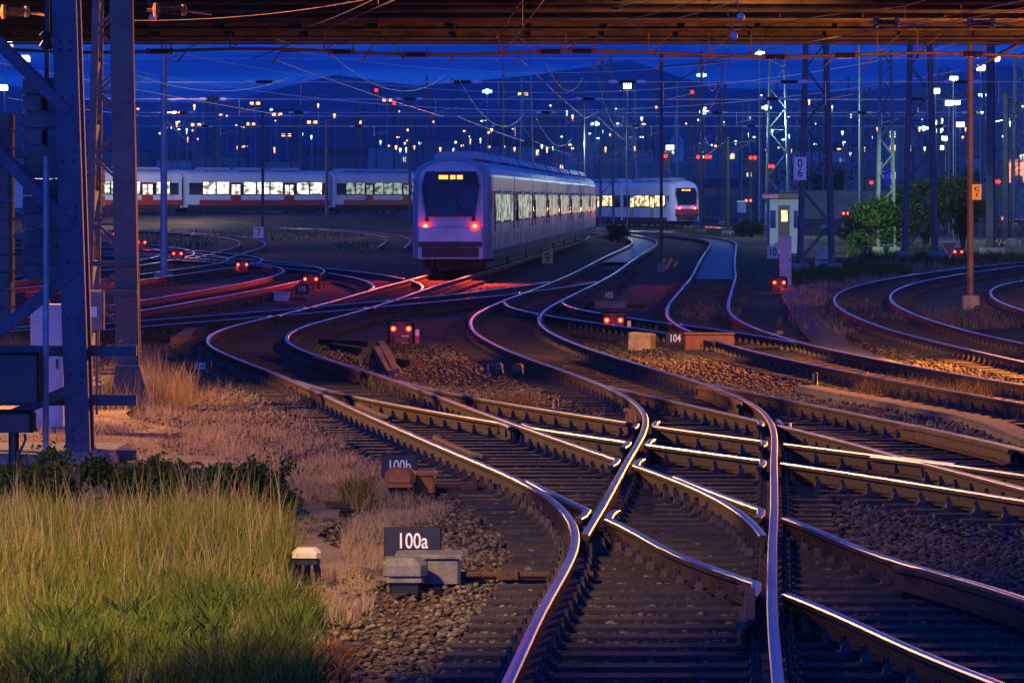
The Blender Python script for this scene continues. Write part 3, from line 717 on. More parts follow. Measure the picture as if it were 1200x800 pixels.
weights(-40, 15, 132, 380, 48.4, 'stack of concrete weight blocks cut by the left edge')
weights(101, 122, 189, 242, 66, 'small distant stack of weights between the two left towers')

def cabinet(px0, px1, py0, pyb, d, lab, m, name='equipment_cabinet', depth=.5, lid=True):
    k = d / F; a = at(px0, HY, d).x; b = at(px1, HY, d).x; zt = CZ - (py0 - HY) * k; zb = max(0, CZ - (pyb - HY) * k); w = b - a
    t = thing(name, lab, 'cabinet', ((a + b) / 2, d, zb)); c = (a + b) / 2
    mb = MB(); mb.bev((c, d, (zt + zb) / 2), (w, depth, zt - zb), .015); mb.build('body', m, t)
    if lid: mb = MB(); mb.bev((c, d, zt + .025), (w + .05, depth + .05, .05), .02); mb.build('lid', m, t)
    mb = MB(); mb.box((c - w * .02, d - depth / 2 - .006, (zt + zb) / 2), (w * .86, .012, (zt - zb) * .86)); mb.build('door', m, t)
    mb = MB(); mb.box((c + w * .33, d - depth / 2 - .025, (zt + zb) / 2 + .08), (.03, .03, .12)); mb.build('handle', M_dark, t)
    mb = MB(); mb.bev((c, d, zb + .02), (w + .1, depth + .1, .08), .02); mb.build('plinth', M_conc, t)
    return t
M_cabw = mat('cabinet_white', (.62, .56, .52), .5, 0, .12, 3); M_cabb = mat('cabinet_grey', (.42, .43, .48), .5, 0, .12, 3)
cabinet(38, 76, 361, 505, 54, 'tall pale two-part cabinet behind the nearest tower', M_cabw)
cabinet(914, 927, 279, 336, 141, 'tall pale blue cabinet beside the board reading 10', M_cabb)
cabinet(955, 971, 293, 322, 170, 'cream cabinet at the foot of the dark lattice mast', M_cream)
def hanging_box():
    d = 57; k = d / F; x = at(109, HY, d).x
    t = thing('control_box', 'grey control box with a pale blue plate hung on the second tower', 'box', (x, d, at(0, 386, d).z))
    z0, z1 = at(0, 386, d).z, at(0, 340, d).z
    mb = MB(); mb.bev((x, d, (z0 + z1) / 2), (.30, .2, z1 - z0), .02); mb.build('case', M_grey, t)
    mb = MB(); mb.box((x - .02, d - .108, at(0, 365, d).z), (.17, .012, .14)); mb.build('plate', M_white, t)
    mb = MB(); mb.tube([(x - .05, d, z0), (x - .04, d, .2), (x - .02, d, .05)], .02, 6); mb.tube([(x + .05, d, z0), (x + .05, d, .05)], .02, 6); mb.build('conduit', M_dark, t)
    d = 47; x = at(14, HY, d).x; t = thing('motor_box', 'dark drive box low inside the nearest tower at the left edge', 'box', (x, d, 0))
    mb = MB(); mb.bev((x, d + .1, at(0, 442, d).z), (.62, .4, .55), .03); mb.build('case', M_black, t)
    mb = MB(); mb.bev((x, d, at(0, 493, d).z), (.5, .4, .24), .04); mb.build('drive', M_black, t)
    mb = MB(); mb.tube([(x + .02, d, at(0, 505, d).z), (x + .02, d, 0)], .06, 8); mb.build('stand', M_black, t)
    mb = MB(); mb.tube([(x + .14, d, at(0, 508, d).z), (x + .15, d, .28), (x + .05, d - .02, .06)], .016, 6); mb.build('cable', M_black, t)
hanging_box()

# ------------------------------------------------------------------ overhead line
def insul(mb, c, L, r, axis='x', n=9, mi=0):
    prof = [(r * .35, -L / 2)]
    for i in range(n):
        z = -L / 2 + L * (i + .5) / n; prof += [(r * .5, z - L / n * .35), (r, z), (r * .5, z + L / n * .35)]
    prof.append((r * .35, L / 2)); return mb.lathe(c, prof, 12, axis, mi)
M_tube = mat('registration_tube', (.20, .085, .04), .55, .3, .3, 3)
def crossspan():
    d = 88.5; k = d / F; z = at(0, 62, d).z
    t = thing('cross_span', 'rusty red cross-span tube with ribbed insulators hung just below the bridge edge', 'cross span', (0, d, z))
    xs_ = [at(p, HY, d).x for p in (-40, 163, 181, 372, 390, 402, 424, 478, 500, 630, 660, 672, 700, 896, 930, 982, 1010, 1190, 1240)]
    mb = MB(); zz = lambda x: z - (x / 11) * .07 + .05 * math.sin(x * .9)
    mb.tube([(x, d, zz(x)) for x in np.linspace(xs_[0], xs_[-1], 40)], .035, 8); mb.build('tube', M_tube, t)
    for px in (187, 400, 487, 645, 682, 908, 990, 1140):
        x = at(px, HY, d).x; mb = MB(); insul(mb, (x, d, zz(x)), .40, .085, 'x'); mb.build('insulator', M_porc, t)
        mb = MB(); mb.lathe((x - .24, d, zz(x)), [(.06, -.03), (.06, .03)], 8, 'x'); mb.build('end_fitting', M_tube, t); mb = MB(); mb.lathe((x + .24, d, zz(x)), [(.06, -.03), (.06, .03)], 8, 'x'); mb.tube([(x + .24, d, zz(x)), (x + .24, d, zz(x) + .16)], .015, 6); mb.build('end_fitting', M_tube, t)
    for px, s in ((380, 1), (585, 1), (663, 0), (760, 1), (830, 1), (880, 1), (1028, 1), (1075, 1), (270, 1)):
        x = at(px, HY, d).x; mb = MB(); mb.tube([(x, d, zz(x)), (x, d, 6.4)], .018, 6); mb.tube([(x - .1, d, zz(x)), (x - .9, d, zz(x) - .02), (x - 1.1, d, zz(x) - .28)], .016, 6)
        mb.tube([(x, d, zz(x)), (x + .5, d, 6.36)], .012, 6); mb.build('drop_bracket', M_tube, t)
    for px in (423, 476):
        x = at(px, HY, d).x; mb = MB(); mb.tube([(x, d, 6.38), (at(450, HY, d).x + (.0 if px < 450 else .1), d, at(0, 42, d).z)], .012, 6); mb.tube([(x, d, at(0, 75, d).z), (at(450 + (4 if px > 450 else -4), HY, d).x, d, 6.38)], .014, 6); mb.build('stay', M_tube, t)
crossspan()
def catenary(tk, a, b, lab, zc=5.55, sup=(30, 88.5, 150, 215, 290, 350, 410), r=.011):
    t = thing('overhead_wire', lab, 'overhead line', (float(TX[tk](a)), a, 5.5), 'catenary lines over the tracks')
    s = [a] + [q for q in sup if a < q < b] + [b]
    mb = MB(); mm = MB(); dr = MB()
    for p, q in zip(s[:-1], s[1:]):
        dd = np.linspace(p, q, max(6, int((q - p) / 5))); x0, x1 = float(TX[tk](p)), float(TX[tk](q))
        side = .25
        xx = np.interp(dd, [p, q], [x0 + side, x1 - side]); u = (dd - p) / (q - p)
        zm = RT + zc + .25 + 1.15 * (2 * u - 1) ** 2
        under = (dd > 70) & (dd < 97); zm = np.where(under, np.minimum(zm, 6.25), zm)
        mb.tube([(x, y, RT + zc - .04 * math.sin(w * math.pi)) for x, y, w in zip(xx, dd, u)], r, 4); mm.tube(list(zip(xx, dd, zm)), r, 4)
        for i in range(1, len(dd) - 1, 2): dr.tube([(xx[i], dd[i], RT + zc), (xx[i], dd[i], zm[i])], .006, 3)
    mb.build('contact_wire', M_wire, t); mm.build('messenger_wire', M_wire, t); tag(dr.build('dropper', M_wire, t), kind='stuff')
catenary('main', 20, 420, 'catenary line over the main running track through the middle')
catenary('left', 44, 420, 'catenary line over the left curve and the passenger train')
catenary('east', 50, 420, 'catenary line over the long curve right of the main track')
catenary('far_east', 60, 200, 'catenary line over the orange lit curve at the right')
catenary('west', 84, 230, 'catenary line left of the passenger train')
catenary('outer_west', 122, 255, 'farthest left catenary line in the distance')
catenary('branch', 34, 64, 'short catenary line at the upper right under the bridge')
# head spans across the yard
def headspan(d, x0, x1, zl, lab, pts, m=M_wire):
    t = thing('head_span', lab, 'cross span', ((x0 + x1) / 2, d, zl), 'head spans across the yard')
    for z, sag, r in ((zl, .0, .016), (zl + .9, .0, .016), (zl + 5, 3.6, .018)):
        mb = MB(); mb.tube([(x, d, z - sag * (1 - (2 * (x - x0) / (x1 - x0) - 1) ** 2)) for x in np.linspace(x0, x1, 26)], r * d / 190, 4); mb.build('span_wire', m, t)
    for px in pts:
        x = (px - 600) / F * d; mb = MB(); insul(mb, (x, d, zl), .65, .10 * d / 170, 'x', 7); mb.build('insulator', M_porc, t)
        mb = MB(); mb.lathe((x - .55, d, zl), [(.05, -.18), (.09, 0), (.05, .18)], 8, 'x'); mb.build('clamp', M_white, t); mb = MB(); mb.lathe((x + .55, d, zl), [(.05, -.18), (.09, 0), (.05, .18)], 8, 'x'); mb.build('clamp', M_white, t)
        mb = MB(); mb.tube([(x + 1.4, d, zl), (x + 1.4, d, zl - .9)], .03, 6); mb.tube([(x + 1.4, d, zl - .7), (x + 2.6, d, zl - .45)], .025, 6); mb.build('registration_arm', m, t)
headspan(165, -17, 20, at(0, 96, 165).z, 'nearest head span with white ended insulators beyond the bridge', (310, 542, 735, 925, 1128))
headspan(230, -22, 26, at(0, 116, 230).z, 'second head span farther out over the yard', (250, 480, 690, 905, 1075))
headspan(300, -27, 32, at(0, 132, 300).z, 'third head span deep in the yard', (215, 350, 640, 840, 1010, 1140))
headspan(380, -34, 40, at(0, 148, 380).z, 'farthest head span before the town', (240, 420, 585, 745, 880, 1100))
# wires and fittings in front of the bridge
def feeder(p, q, sag, lab, r=.008):
    a, b = Vector(p), Vector(q); t = thing('feeder_wire', lab, 'wire', tuple(a), 'loose wires in front of the bridge')
    mb = MB(); mb.tube([a.lerp(b, u) - Vector((0, 0, sag * 4 * u * (1 - u))) for u in np.linspace(0, 1, 16)], r, 5); mb.build('strand', M_wire, t)
feeder(at(130, 24, 60), at(455, -6, 66), .12, 'thin wire rising from the left tower across the bridge girders')
feeder(at(330, 42, 66), at(445, -4, 60), .04, 'short steep wire near the upper left of the bridge')
feeder(at(690, 30, 69), at(825, -3, 60), .06, 'upper of the two pale wires before the bridge middle')
feeder(at(665, 50, 69), at(875, -2, 60), .05, 'lower of the two pale wires before the bridge middle')
feeder(at(1000, 36, 70), at(1205, 8, 60), .06, 'pale cable sweeping up to the right edge before the bridge')
feeder(at(1060, 30, 70), at(1205, 20, 64), .04, 'second pale cable at the upper right before the bridge')
feeder(at(634, 40, 97), at(700, 82, 120), .02, 'thin bright wire slanting down below the bridge edge')
def strain(px0, px1, py, d, lab):
    c = at((px0 + px1) / 2, py, d); L = (px1 - px0) / F * d; t = thing('strain_insulator', lab, 'insulator', tuple(c), 'ribbed strain insulators before the bridge')
    mb = MB(); insul(mb, c, L * .5, .075, 'x', 9); mb.build('insulator', M_porc, t)
    mb = MB(); mb.tube([c + Vector((L * .25, 0, 0)), c + Vector((L * .9, 0, -.06))], .018, 6); mb.lathe(c + Vector((L * .3, 0, 0)), [(.03, -.08), (.055, 0), (.03, .08)], 8, 'z'); mb.build('fitting', M_orangepaint, t)
    mb = MB(); mb.tube([c - Vector((L * .25, 0, 0)), c - Vector((L * .5, 0, 0))], .022, 6); mb.lathe(c + Vector((-L * .3, 0, 0)), [(.03, -.1), (.055, 0), (.03, .1)], 8, 'z'); mb.build('fitting', M_orangepaint, t)
strain(172, 226, 12, 61, 'orange lit ribbed insulator beside the second tower')
strain(-5, 40, 14, 62, 'orange lit insulator cut by the upper left corner')
strain(1018, 1060, 26, 70, 'ribbed insulator before the orange lit girder')
strain(1128, 1172, 27, 70, 'ribbed insulator at the upper right before the orange lit girder')
for px, py in ((868, 20), (860, 42), (179, 21)):
    c = at(px, py, 66); t = thing('cable_pulley', {868: 'upper small round pulley before the bridge', 860: 'lower small round pulley before the bridge', 179: 'small round pulley below the orange lit insulator'}[px], 'pulley', tuple(c), 'small pulleys before the bridge')
    mb = MB(); mb.ball(c, .065, 14); mb.build('roller', M_cabb, t, smooth=True)
    mb = MB(); mb.tube([c + Vector((0, 0, .06)), c + Vector((-.12, 0, .42))], .01, 5); mb.build('hanger', M_wire, t)
# ------------------------------------------------------------------ trains
def arc(fx, d0, L, n):           # points along x=fx(d) with n steps of length L
    pts = [(float(fx(d0)), d0)]; d = d0
    for i in range(n):
        s = (fx(d + 1) - fx(d)); d += L / math.sqrt(1 + float(s) ** 2); pts.append((float(fx(d)), d))
    return pts
M_traing = mat('train_silver', (.40, .42, .46), .34, .15, .22, .9, .06, 3)
M_trainw = mat('train_white', (.66, .68, .70), .3, .05, .06, .6)
M_trainr = mat('train_red', (.42, .03, .025), .35, 0, .1, .6)
M_under = mat('train_underframe', (.03, .03, .033), .7, 0, .4, 3)
M_trroof = mat('train_roof', (.40, .43, .48), .38, .2, .12, .8)
def ring_profile(w, z0, z1, rr=.55):
    P = [(-w / 2, z0), (-w / 2 - .02, z0 + .9), (-w / 2, z1 - rr * 1.25)]
    for a in np.linspace(180, 0, 9): P.append((math.cos(R(a)) * (w / 2 - .02) * (1 if abs(math.cos(R(a))) > .99 else 1) , z1 - rr * 1.1 + math.sin(R(a)) * rr * 1.1))
    P += [(w / 2, z1 - rr * 1.25), (w / 2 + .02, z0 + .9), (w / 2, z0)]
    return P
def train(name, lab, pts, zb, body, win, winrows, stripe=None, front=None, w=2.84, top=4.12, winb=None, doorm=None):
    root = thing(name, lab, 'train', (pts[0][0], pts[0][1], zb)); n = len(pts) - 1
    for i in range(n):
        if winb and i >= winb[0]: win = winb[1]
        a, b = Vector((*pts[i], 0)), Vector((*pts[i + 1], 0)); L = (b - a).length; u = (b - a) / L; v = Vector((u.y, -u.x, 0))    # v: right hand side looking along u
        def P(s, y, z): return Vector((a.x, a.y, zb)) + u * s + v * y + Vector((0, 0, z))
        lead = i == 0 and front
        s0, s1 = .22, L - .22
        pr = ring_profile(w, .55, top)
        mb = MB()
        secs = [(s0 + (1.5 if lead else 0), 1.0, 0), (s1, 1.0, 0)]
        if lead: secs = [(.0, .80, -.10), (.35, .90, -.04), (.9, .97, 0), (1.6, 1, 0), (s1, 1, 0)]
        rings = []
        for s, sc, dz in secs: rings.append([P(s + (.0 if not lead or s > 1.5 else .62 * max(0, (z - 1.9) / 2.2) ** 1.3 * (1 - s / 1.6)), y * sc, z if z < 1 else 1 + (z - 1) * (1 + dz * .4)) for y, z in pr])
        k = len(pr); V = [p for r_ in rings for p in r_]; f = []
        for j in range(len(rings) - 1):
            for q in range(k): f.append((j * k + q, j * k + (q + 1) % k, (j + 1) * k + (q + 1) % k, (j + 1) * k + q))
        f.append(tuple(range(k))); f.append(tuple(reversed(range((len(rings) - 1) * k, len(rings) * k))))
        mb.add(V, f)
        for s in np.arange(2.6, L - .6, 2.15):
            for y in (-w / 2 - .016, w / 2 + .016): mb.bar(P(s, y, .75), P(s, y, 1.62), .012, .03, 1)
        car = mb.build('carriage', [body, M_under], root)
        for fa in car.data.polygons: pass
        # roof fairing, underframe, bogies, gangway
        mb = MB()
        for s in np.arange(3.2, L - 3, 4.6):
            c0 = [P(s, -w * .30, top - .03), P(s + 3.4, -w * .30, top - .03), P(s + 3.4, w * .30, top - .03), P(s, w * .30, top - .03), P(s + .2, -w * .24, top + .24), P(s + 3.2, -w * .24, top + .24), P(s + 3.2, w * .24, top + .24), P(s + .2, w * .24, top + .24)]
            mb.add(c0, [(0, 1, 5, 4), (1, 2, 6, 5), (2, 3, 7, 6), (3, 0, 4, 7), (4, 5, 6, 7)])
        mb.build('roof_unit', M_trroof, car)
        mb = MB(); mb.bar(P(2.2 if lead else 1, 0, .42), P(L - 1, 0, .42), w * .8, .5); mb.build('underframe', M_under, car)
        for s in (3.0, L - 3.0):
            mb = MB()
            for q in (-1.05, 1.05):
                for y in (-.74, .74):
                    c = P(s + q, y, .42); mb.tube([c - v * .06, c + v * .06], .42, 14)
            mb.bar(P(s - 1.6, .95, .48), P(s + 1.6, .95, .48), .1, .22); mb.bar(P(s - 1.6, -.95, .48), P(s + 1.6, -.95, .48), .1, .22)
            mb.build('bogie', M_under, car)
        if i < n - 1: mb = MB(); mb.bar(P(L - .3, 0, 2.1), P(L + .3, 0, 2.1), w * .7, 2.6); mb.build('gangway', M_under, car)
        for side in (1, -1):
            y = side * (w / 2 + .022)
            mb = MB(); zb_ = 1.84; mb.bar(P(2.0 if lead else .6, y - side * .012, 2.36), P(L - .6, y - side * .012, 2.36), .03, 1.16); mb.build('window_band', M_glass, car)
            if stripe:
                mb = MB(); z = stripe[1]; mb.add([P(s0 + 1.7, y, z), P(s1, y, z), P(s1, y, z + stripe[2]), P(s0 + 1.7, y, z + stripe[2])], [(0, 1, 2, 3)]); mb.add([P(s0 + 1.7, y - side * .02, z), P(s1, y - side * .02, z), P(s1, y - side * .02, z + stripe[2]), P(s0 + 1.7, y - side * .02, z + stripe[2])], [(3, 2, 1, 0)]); mb.build('colour_stripe', stripe[0], car)
            for zc, hh in winrows:
                s = 2.4; q = 0
                while s + 1.5 < L - 1.2:
                    if q % 4 == 2:
                        mb = MB(); yy = y
                        mb.bar(P(s, yy, 1.95), P(s + 1.35, yy, 1.95), .05, 2.1); dr = mb.build('door', doorm or M_trainr, car)
                        mb = MB()
                        for e in (.12, .75): mb.bar(P(s + e, yy + side * .03, 2.3), P(s + e + .48, yy + side * .03, 2.3), .03, .95)
                        mb.build('pane', win, dr); s += 1.75
                    else:
                        mb = MB(); mb.bar(P(s - .07, y - side * .004, zc), P(s + 1.62, y - side * .004, zc), .03, hh + .14); wf = mb.build('window', M_black, car)
                        mb = MB(); mb.bar(P(s, y + side * .012, zc), P(s + 1.55, y + side * .012, zc), .03, hh); mb.build('pane', win, wf); s += 1.78
                    q += 1
        for y in (w / 2 + .012, -w / 2 - .012):
            mb = MB(); mb.bar(P(1.7 if lead else .4, y, .66), P(L - .4, y, .66), .02, .36); mb.build('skirt', M_under, car)
            for s in (2.3, L - 1.2):
                mb = MB(); mb.tube([P(s, y * 1.02, 1.5), P(s, y * 1.02, 2.6)], .02, 5); mb.build('grab_rail', M_dark, car)
        if lead:
            for y in (w / 2 - .03, -w / 2 + .03):
                mb = MB(); mb.bar(P(1.15, y * .995, 2.55), P(1.75, y * 1.01, 2.55), .06, .75); mb.build('cab_window', M_glass, car)
            nose = lambda y, z, o=.0: P(-.03 - o + .62 * max(0, (z - 1.9) / 2.2) ** 1.3, y, z)
            mb = MB(); P1 = [nose(-.86, 2.05, .05), nose(.86, 2.05, .05), nose(1.02, 3.1, .08), nose(.88, 3.62, .06), nose(-.88, 3.62, .06), nose(-1.02, 3.1, .08)]
            mb.add(P1 + [p + u * .12 for p in P1], [(5, 4, 3, 2, 1, 0)] + [(j, (j + 1) % 6, 6 + (j + 1) % 6, 6 + j) for j in range(6)]); mb.build('windscreen', M_glass, car)
            mb = MB(); c = nose(0, 3.42, .10); mb.bar(c - v * .5, c + v * .5, .06, .22); dd_ = mb.build('destination_display', M_black, car); mb = MB()
            for q0, q1 in ((-.42, -.10), (-.02, .16), (.22, .42)): mb.bar(c - u * .04 + v * q0, c - u * .04 + v * q1, .02, .14)
            mb.build('lit_text', E_amber, dd_)
            mb = MB(); mb.bev(nose(0, 1.42, .02), (2.3, .16, .52), .05) if abs(u.x) < .2 else mb.bar(nose(-1.1, 1.42, .02), nose(1.1, 1.42, .02), .16, .5); mb.build('lamp_band', front[2], car)
            for y in (-front[0] / 2, front[0] / 2):
                c = nose(y, front[1], .10); mb = MB(); mb.tube([c, c + u * .16], .15, 14); hd = mb.build('tail_lamp', E_red if front[3] is None else front[3], car)
                mb = MB(); mb.tube([c - u * .012, c], .07, 12); mb.build('lens', E_redcore if front[3] is None else E_flood, hd)
            for yy in (-.82, .82):
                mb = MB(); mb.tube([nose(yy, 1.9, .10), nose(yy, 2.0, .10) + u * .12], .07, 10); mb.build('upper_lamp', M_glass, car)
            mb = MB(); mb.bar(nose(-1.12, 1.06, .0), nose(1.12, 1.06, .0), .1, .18); mb.build('bumper', M_under, car)
            mb = MB(); mb.bar(nose(-1.0, .78, -.1), nose(1.0, .78, -.1), .3, .35); mb.tube([nose(0, .95, .5), nose(0, .95, -.2)], .1, 8); mb.box(tuple(nose(0, .95, .5)), (.3, .12, .3)); mb.build('coupler', M_under, car)
            mb = MB()
            for y in (-.55, .55): mb.bar(nose(y, 2.12, .1), nose(y * .15, 2.75, .12), .025, .02)
            mb.build('wiper', M_black, car)
    return root
pts = arc(TX['left'], 150.0, 16.6, 8)
train('passenger_train', 'long silver passenger train with two red tail lamps curving away through the yard centre', pts, RT, M_traing, E_ghost, [(2.35, .95)], None, (1.74, 1.70, M_traing, None), doorm=M_traing)
p = pts[0]
lamp_light('tail_lamp_glow', (p[0] - .87, p[1] - .4, RT + 1.7), 2400, (1, .06, .015), .08, 155, (p[0] - 2.5, p[1] - 14, RT - .5), .6)
lamp_light('tail_lamp_glow', (p[0] + .87, p[1] - .4, RT + 1.7), 2400, (1, .06, .015), .08, 155, (p[0] + .5, p[1] - 14, RT - .5), .6)
wp = [(16.3, 398)]
ang = R(-14)
for i in range(4):
    ang_i = ang - R(4) * i; wp.append((wp[-1][0] + math.sin(ang_i) * 17.5, wp[-1][1] + math.cos(ang_i) * 17.5))
train('railcar', 'white railcar train with yellow lit windows and amber display facing the camera', wp, RT, M_trainw, E_winy, [(2.4, 1.0)], None, (1.5, 1.75, M_trainr, E_red), top=4.35, doorm=mat('door_yellow_grey', (.5, .42, .2), .4, 0, .1, 1))
lamp_light('headlamp_glow', (wp[0][0], wp[0][1] - .8, RT + 1.6), 1000, (1, .12, .06), .2, 150, (wp[0][0], wp[0][1] - 14, 0), .6)
tq = thing('railway_track', 'far track under the white railcar', 'railway track', (wp[0][0], wp[0][1], 0))
def qx(s):
    cum = 0
    return s
for sd in (-1, 1):
    ext = [(wp[0][0] + 7 + sd * .75, wp[0][1] - 30), (wp[0][0] + 3.2 + sd * .75, wp[0][1] - 14)] + [(a + sd * .75, b) for a, b in wp]
    mb = MB(); sweep(mb, ext, -.003); mb.build('rail', [M_railtop, M_railside], tq)
lp = [(-46, 399), (-32.5, 411), (-19, 425), (-9, 442)]
train('regional_train', 'brightly lit red and white regional train standing at the left', lp, 1.45, M_trainw, E_winw, [(2.45, 1.15)], (M_trainr, .75, .55), None, top=4.2, winb=(2, E_ghost))
lamp_light('train_side_light', (-30, 396, 5.5), 1500, (1, .9, .7), .4); lamp_light('train_side_light', (-38, 388, 5.5), 1500, (1, .85, .7), .4)  # two bare point lights in front of the regional train

# ------------------------------------------------------------------ dwarf signals
M_plate = mat('signal_plate', (.62, .60, .58), .5, 0, .1, 5)
def dwarf(px, py, sp, lab, plate=None, marker=True, d=None, glow=True, case=True, post=0.):
    """px,py: centre of the lamp pair; sp: spacing in pixels"""
    k = None
    d = d or .34 * F / sp; k = d / F; c = at(px, py, d); g = .0
    t = thing('dwarf_signal', lab, 'signal', (c.x, d, 0), 'red dwarf shunting signals'); h = .17; hs = sp * k / 2
    w = max(.55, sp * k * 1.65)
    if case:
        mb = MB(); mb.bev((c.x, d + .14, c.z - .12), (w, .26, .62), .05); mb.build('case', M_black, t)
        mb = MB(); mb.tube([(c.x, d + .14, -.02), (c.x, d + .14, c.z - .4)], .07, 8); mb.bev((c.x, d + .14, .03), (.35, .35, .14), .03); mb.build('post', M_dark, t)
    else:
        mb = MB(); mb.tube([(c.x, d + .14, -.02), (c.x, d + .14, c.z - .2)], .09, 8); mb.build('post', M_dark, t)
        mb = MB(); mb.bev((c.x, d + .16, c.z), (w, .24, .5), .04); mb.build('case', M_black, t)
    for s in ((-1, 1) if sp > 0 else (0,)):
        x = c.x + s * hs; r = max(.055, 1.5 * k)
        mb = MB(); mb.tube([(x, d + .02, c.z), (x, d - .06, c.z)], r, 12); lm_ = mb.build('lamp', E_red, t)
        mb = MB(); mb.tube([(x, d - .075, c.z), (x, d - .061, c.z)], r * .55, 10); mb.build('lens', E_redcore, lm_)
        mb = MB(); mb.add([(x - r * 1.5, d - .2, c.z + r * 1.1), (x + r * 1.5, d - .2, c.z + r * 1.1), (x + r * 1.5, d + .02, c.z + r * 1.5), (x - r * 1.5, d + .02, c.z + r * 1.5), (x - r * 1.5, d - .2, c.z + r * 1.1 + .015), (x + r * 1.5, d - .2, c.z + r * 1.1 + .015), (x + r * 1.5, d + .02, c.z + r * 1.5 + .015), (x - r * 1.5, d + .02, c.z + r * 1.5 + .015)], [(0, 1, 2, 3), (7, 6, 5, 4), (0, 4, 5, 1), (1, 5, 6, 2), (3, 2, 6, 7), (0, 3, 7, 4)]); mb.build('hood', M_black, lm_)
    if plate:
        mb = MB(); mb.box((c.x + hs * .5, d - .01, c.z - .24), (.15, .02, .2)); mb.build('number_plate', M_plate, t)
        text('plate_text', plate, .15, (c.x + hs * .5, d - .024, c.z - .24), M_black, t, sx=.8)
    if marker:
        x = c.x + w / 2 + .06
        mb = MB(); mb.box((x, d - .02, c.z - .08), (.08, .02, .13)); mb.box((x, d - .02, c.z - .38), (.08, .02, .13)); mb.build('marker_white', M_plate, t)
        mb = MB(); mb.box((x, d - .02, c.z - .23), (.08, .018, .17)); mb.build('marker_red', M_trainr, t)
    if glow: lamp_light('signal_glow', (c.x, d - .9, c.z - .1), 10, (1, .05, .02), .08)
    return t
dwarf(470, 385, 18, 'nearest red twin-lamp dwarf signal with white plate left of the main curve', 'II', d=88)
dwarf(719, 375, 16, 'red twin-lamp dwarf signal beside the yellow concrete block', 'III', d=92)
dwarf(913, 331, 11, 'red twin-lamp dwarf signal at the foot of the pale blue cabinet', 'I', False, d=136)
dwarf(364, 327, 13, 'red twin-lamp dwarf signal right of the left curve', None, False, d=140)
dwarf(284, 310, 10, 'red twin-lamp dwarf signal between the two left tracks', None, False, d=170)
dwarf(208, 297, 9, 'red twin-lamp dwarf signal beside the plain grey pole', None, False, d=190)
dwarf(166, 284, 8, 'red twin-lamp dwarf signal just right of the second tower', None, False, d=225)
dwarf(137, 274, 6, 'small red dwarf signal seen between the legs of the second tower', None, False, d=250)
dwarf(1123, 295, 8, 'red twin-lamp dwarf signal beside the orange triangle', None, False, d=200)
dwarf(991, 250, 5, 'faint red pair on a post before the bushes', None, False, d=300, glow=False)
dwarf(1178, 256, 6, 'small red pair low near the right edge', None, False, d=300, glow=False)
dwarf(877, 235, 5, 'tiny red pair before the pinkish shed', None, False, d=360, glow=False)
def hisignal(px, py, lab, cols, d=420):
    c = at(px, py, d); k = d / F; t = thing('main_signal', lab, 'signal', (c.x, d, 0), 'tall light signals in the yard'); w = max(.8, 7 * k)
    mb = MB(); mb.tube([(c.x, d + .1, 0), (c.x, d + .1, c.z)], .11, 8); mb.build('mast', M_dark, t)
    mb = MB(); mb.bev((c.x, d, c.z - .5), (w * 1.5, .3, 1.9), .1); mb.build('head', M_black, t)
    for dx, m in cols:
        mb = MB(); mb.tube([(c.x + dx * k, d - .16, c.z), (c.x + dx * k, d - .26, c.z)], 1.9 * k, 10); mb.build('lamp', m, t)
hisignal(882, 185, 'dark high signal with two red lamps above the pinkish shed', ((-2.5, E_red), (2.5, E_red)))
hisignal(903, 195, 'high signal with two red lamps left of the board 0 over 6', ((-2, E_red), (2, E_red)))
hisignal(823, 184, 'signal gantry with a row of red and white lamps over the white train', ((-5, E_red), (0, E_white), (5, E_red), (9, E_red)))
hisignal(780, 183, 'dark signal with a single red lamp above the white train roof', ((0, E_red),))
hisignal(1021, 214, 'high signal with red lamp left of the blue board', ((0, E_red),), 360)
hisignal(1108, 216, 'high signal with two red lamps above the bushes', ((-2, E_red), (2, E_red)), 360)
hisignal(1168, 213, 'high signal with two red lamps right of the yellow board', ((-2, E_red), (2, E_red)), 330)
hisignal(441, 106, 'very tall signal with a red lamp against the left sky', ((0, E_red),), 600)
hisignal(462, 121, 'very tall signal with a red lamp near the warm lamps over the train', ((0, E_red),), 600)
hisignal(811, 108, 'very tall mast with a red lamp beside the tall white lamp mast', ((0, E_red),), 520)

# ------------------------------------------------------------------ boards, point machines and other track-side things
def board(px0, px1, py0, py1, d, s, lab, face, ink, post=True, size=None, name='number_board', cat='sign', sx=.75, topbar=None, zpost=0., dy=0):
    k = d / F; a, b = at(px0, py0, d), at(px1, py1, d); c = ((a.x + b.x) / 2, d, (a.z + b.z) / 2); w, h = b.x - a.x, a.z - b.z
    t = thing(name, lab, cat, (c[0], d, zpost))
    mb = MB(); mb.bev(c, (w, .025, h), .008); mb.build('panel', face, t)
    text('lettering', s, size or h * .78, (c[0], d - .016, c[2] + dy), ink, t, sx=sx)
    if post:
        mb = MB(); mb.tube([(c[0], d + .05, zpost - .03), (c[0], d + .05, c[2] + h * .3)], max(.025, .6 * k), 8); mb.build('post', M_dark, t)
    if topbar:
        mb = MB(); z = a.z + .02; mb.add([(c[0] - w * .1, d - .01, z), (c[0] + w * .45, d - .01, z), (c[0] + w * .45, d - .01, z + h * .3), (c[0] - w * .1, d + .012, z), (c[0] + w * .45, d + .012, z), (c[0] + w * .45, d + .012, z + h * .3)], [(0, 1, 2), (5, 4, 3), (0, 3, 4, 1), (1, 4, 5, 2), (2, 5, 3, 0)]); mb.build('pointer', face, t)
    return t
M_ink = mat('ink_white', (.8, .8, .78), .5, 0, .05, 5); M_inkb = mat('ink_black', (.015, .015, .015), .5, 0, .1, 5)
M_boardk = mat('board_black', (.014, .013, .013), .5, 0, .4, 5)
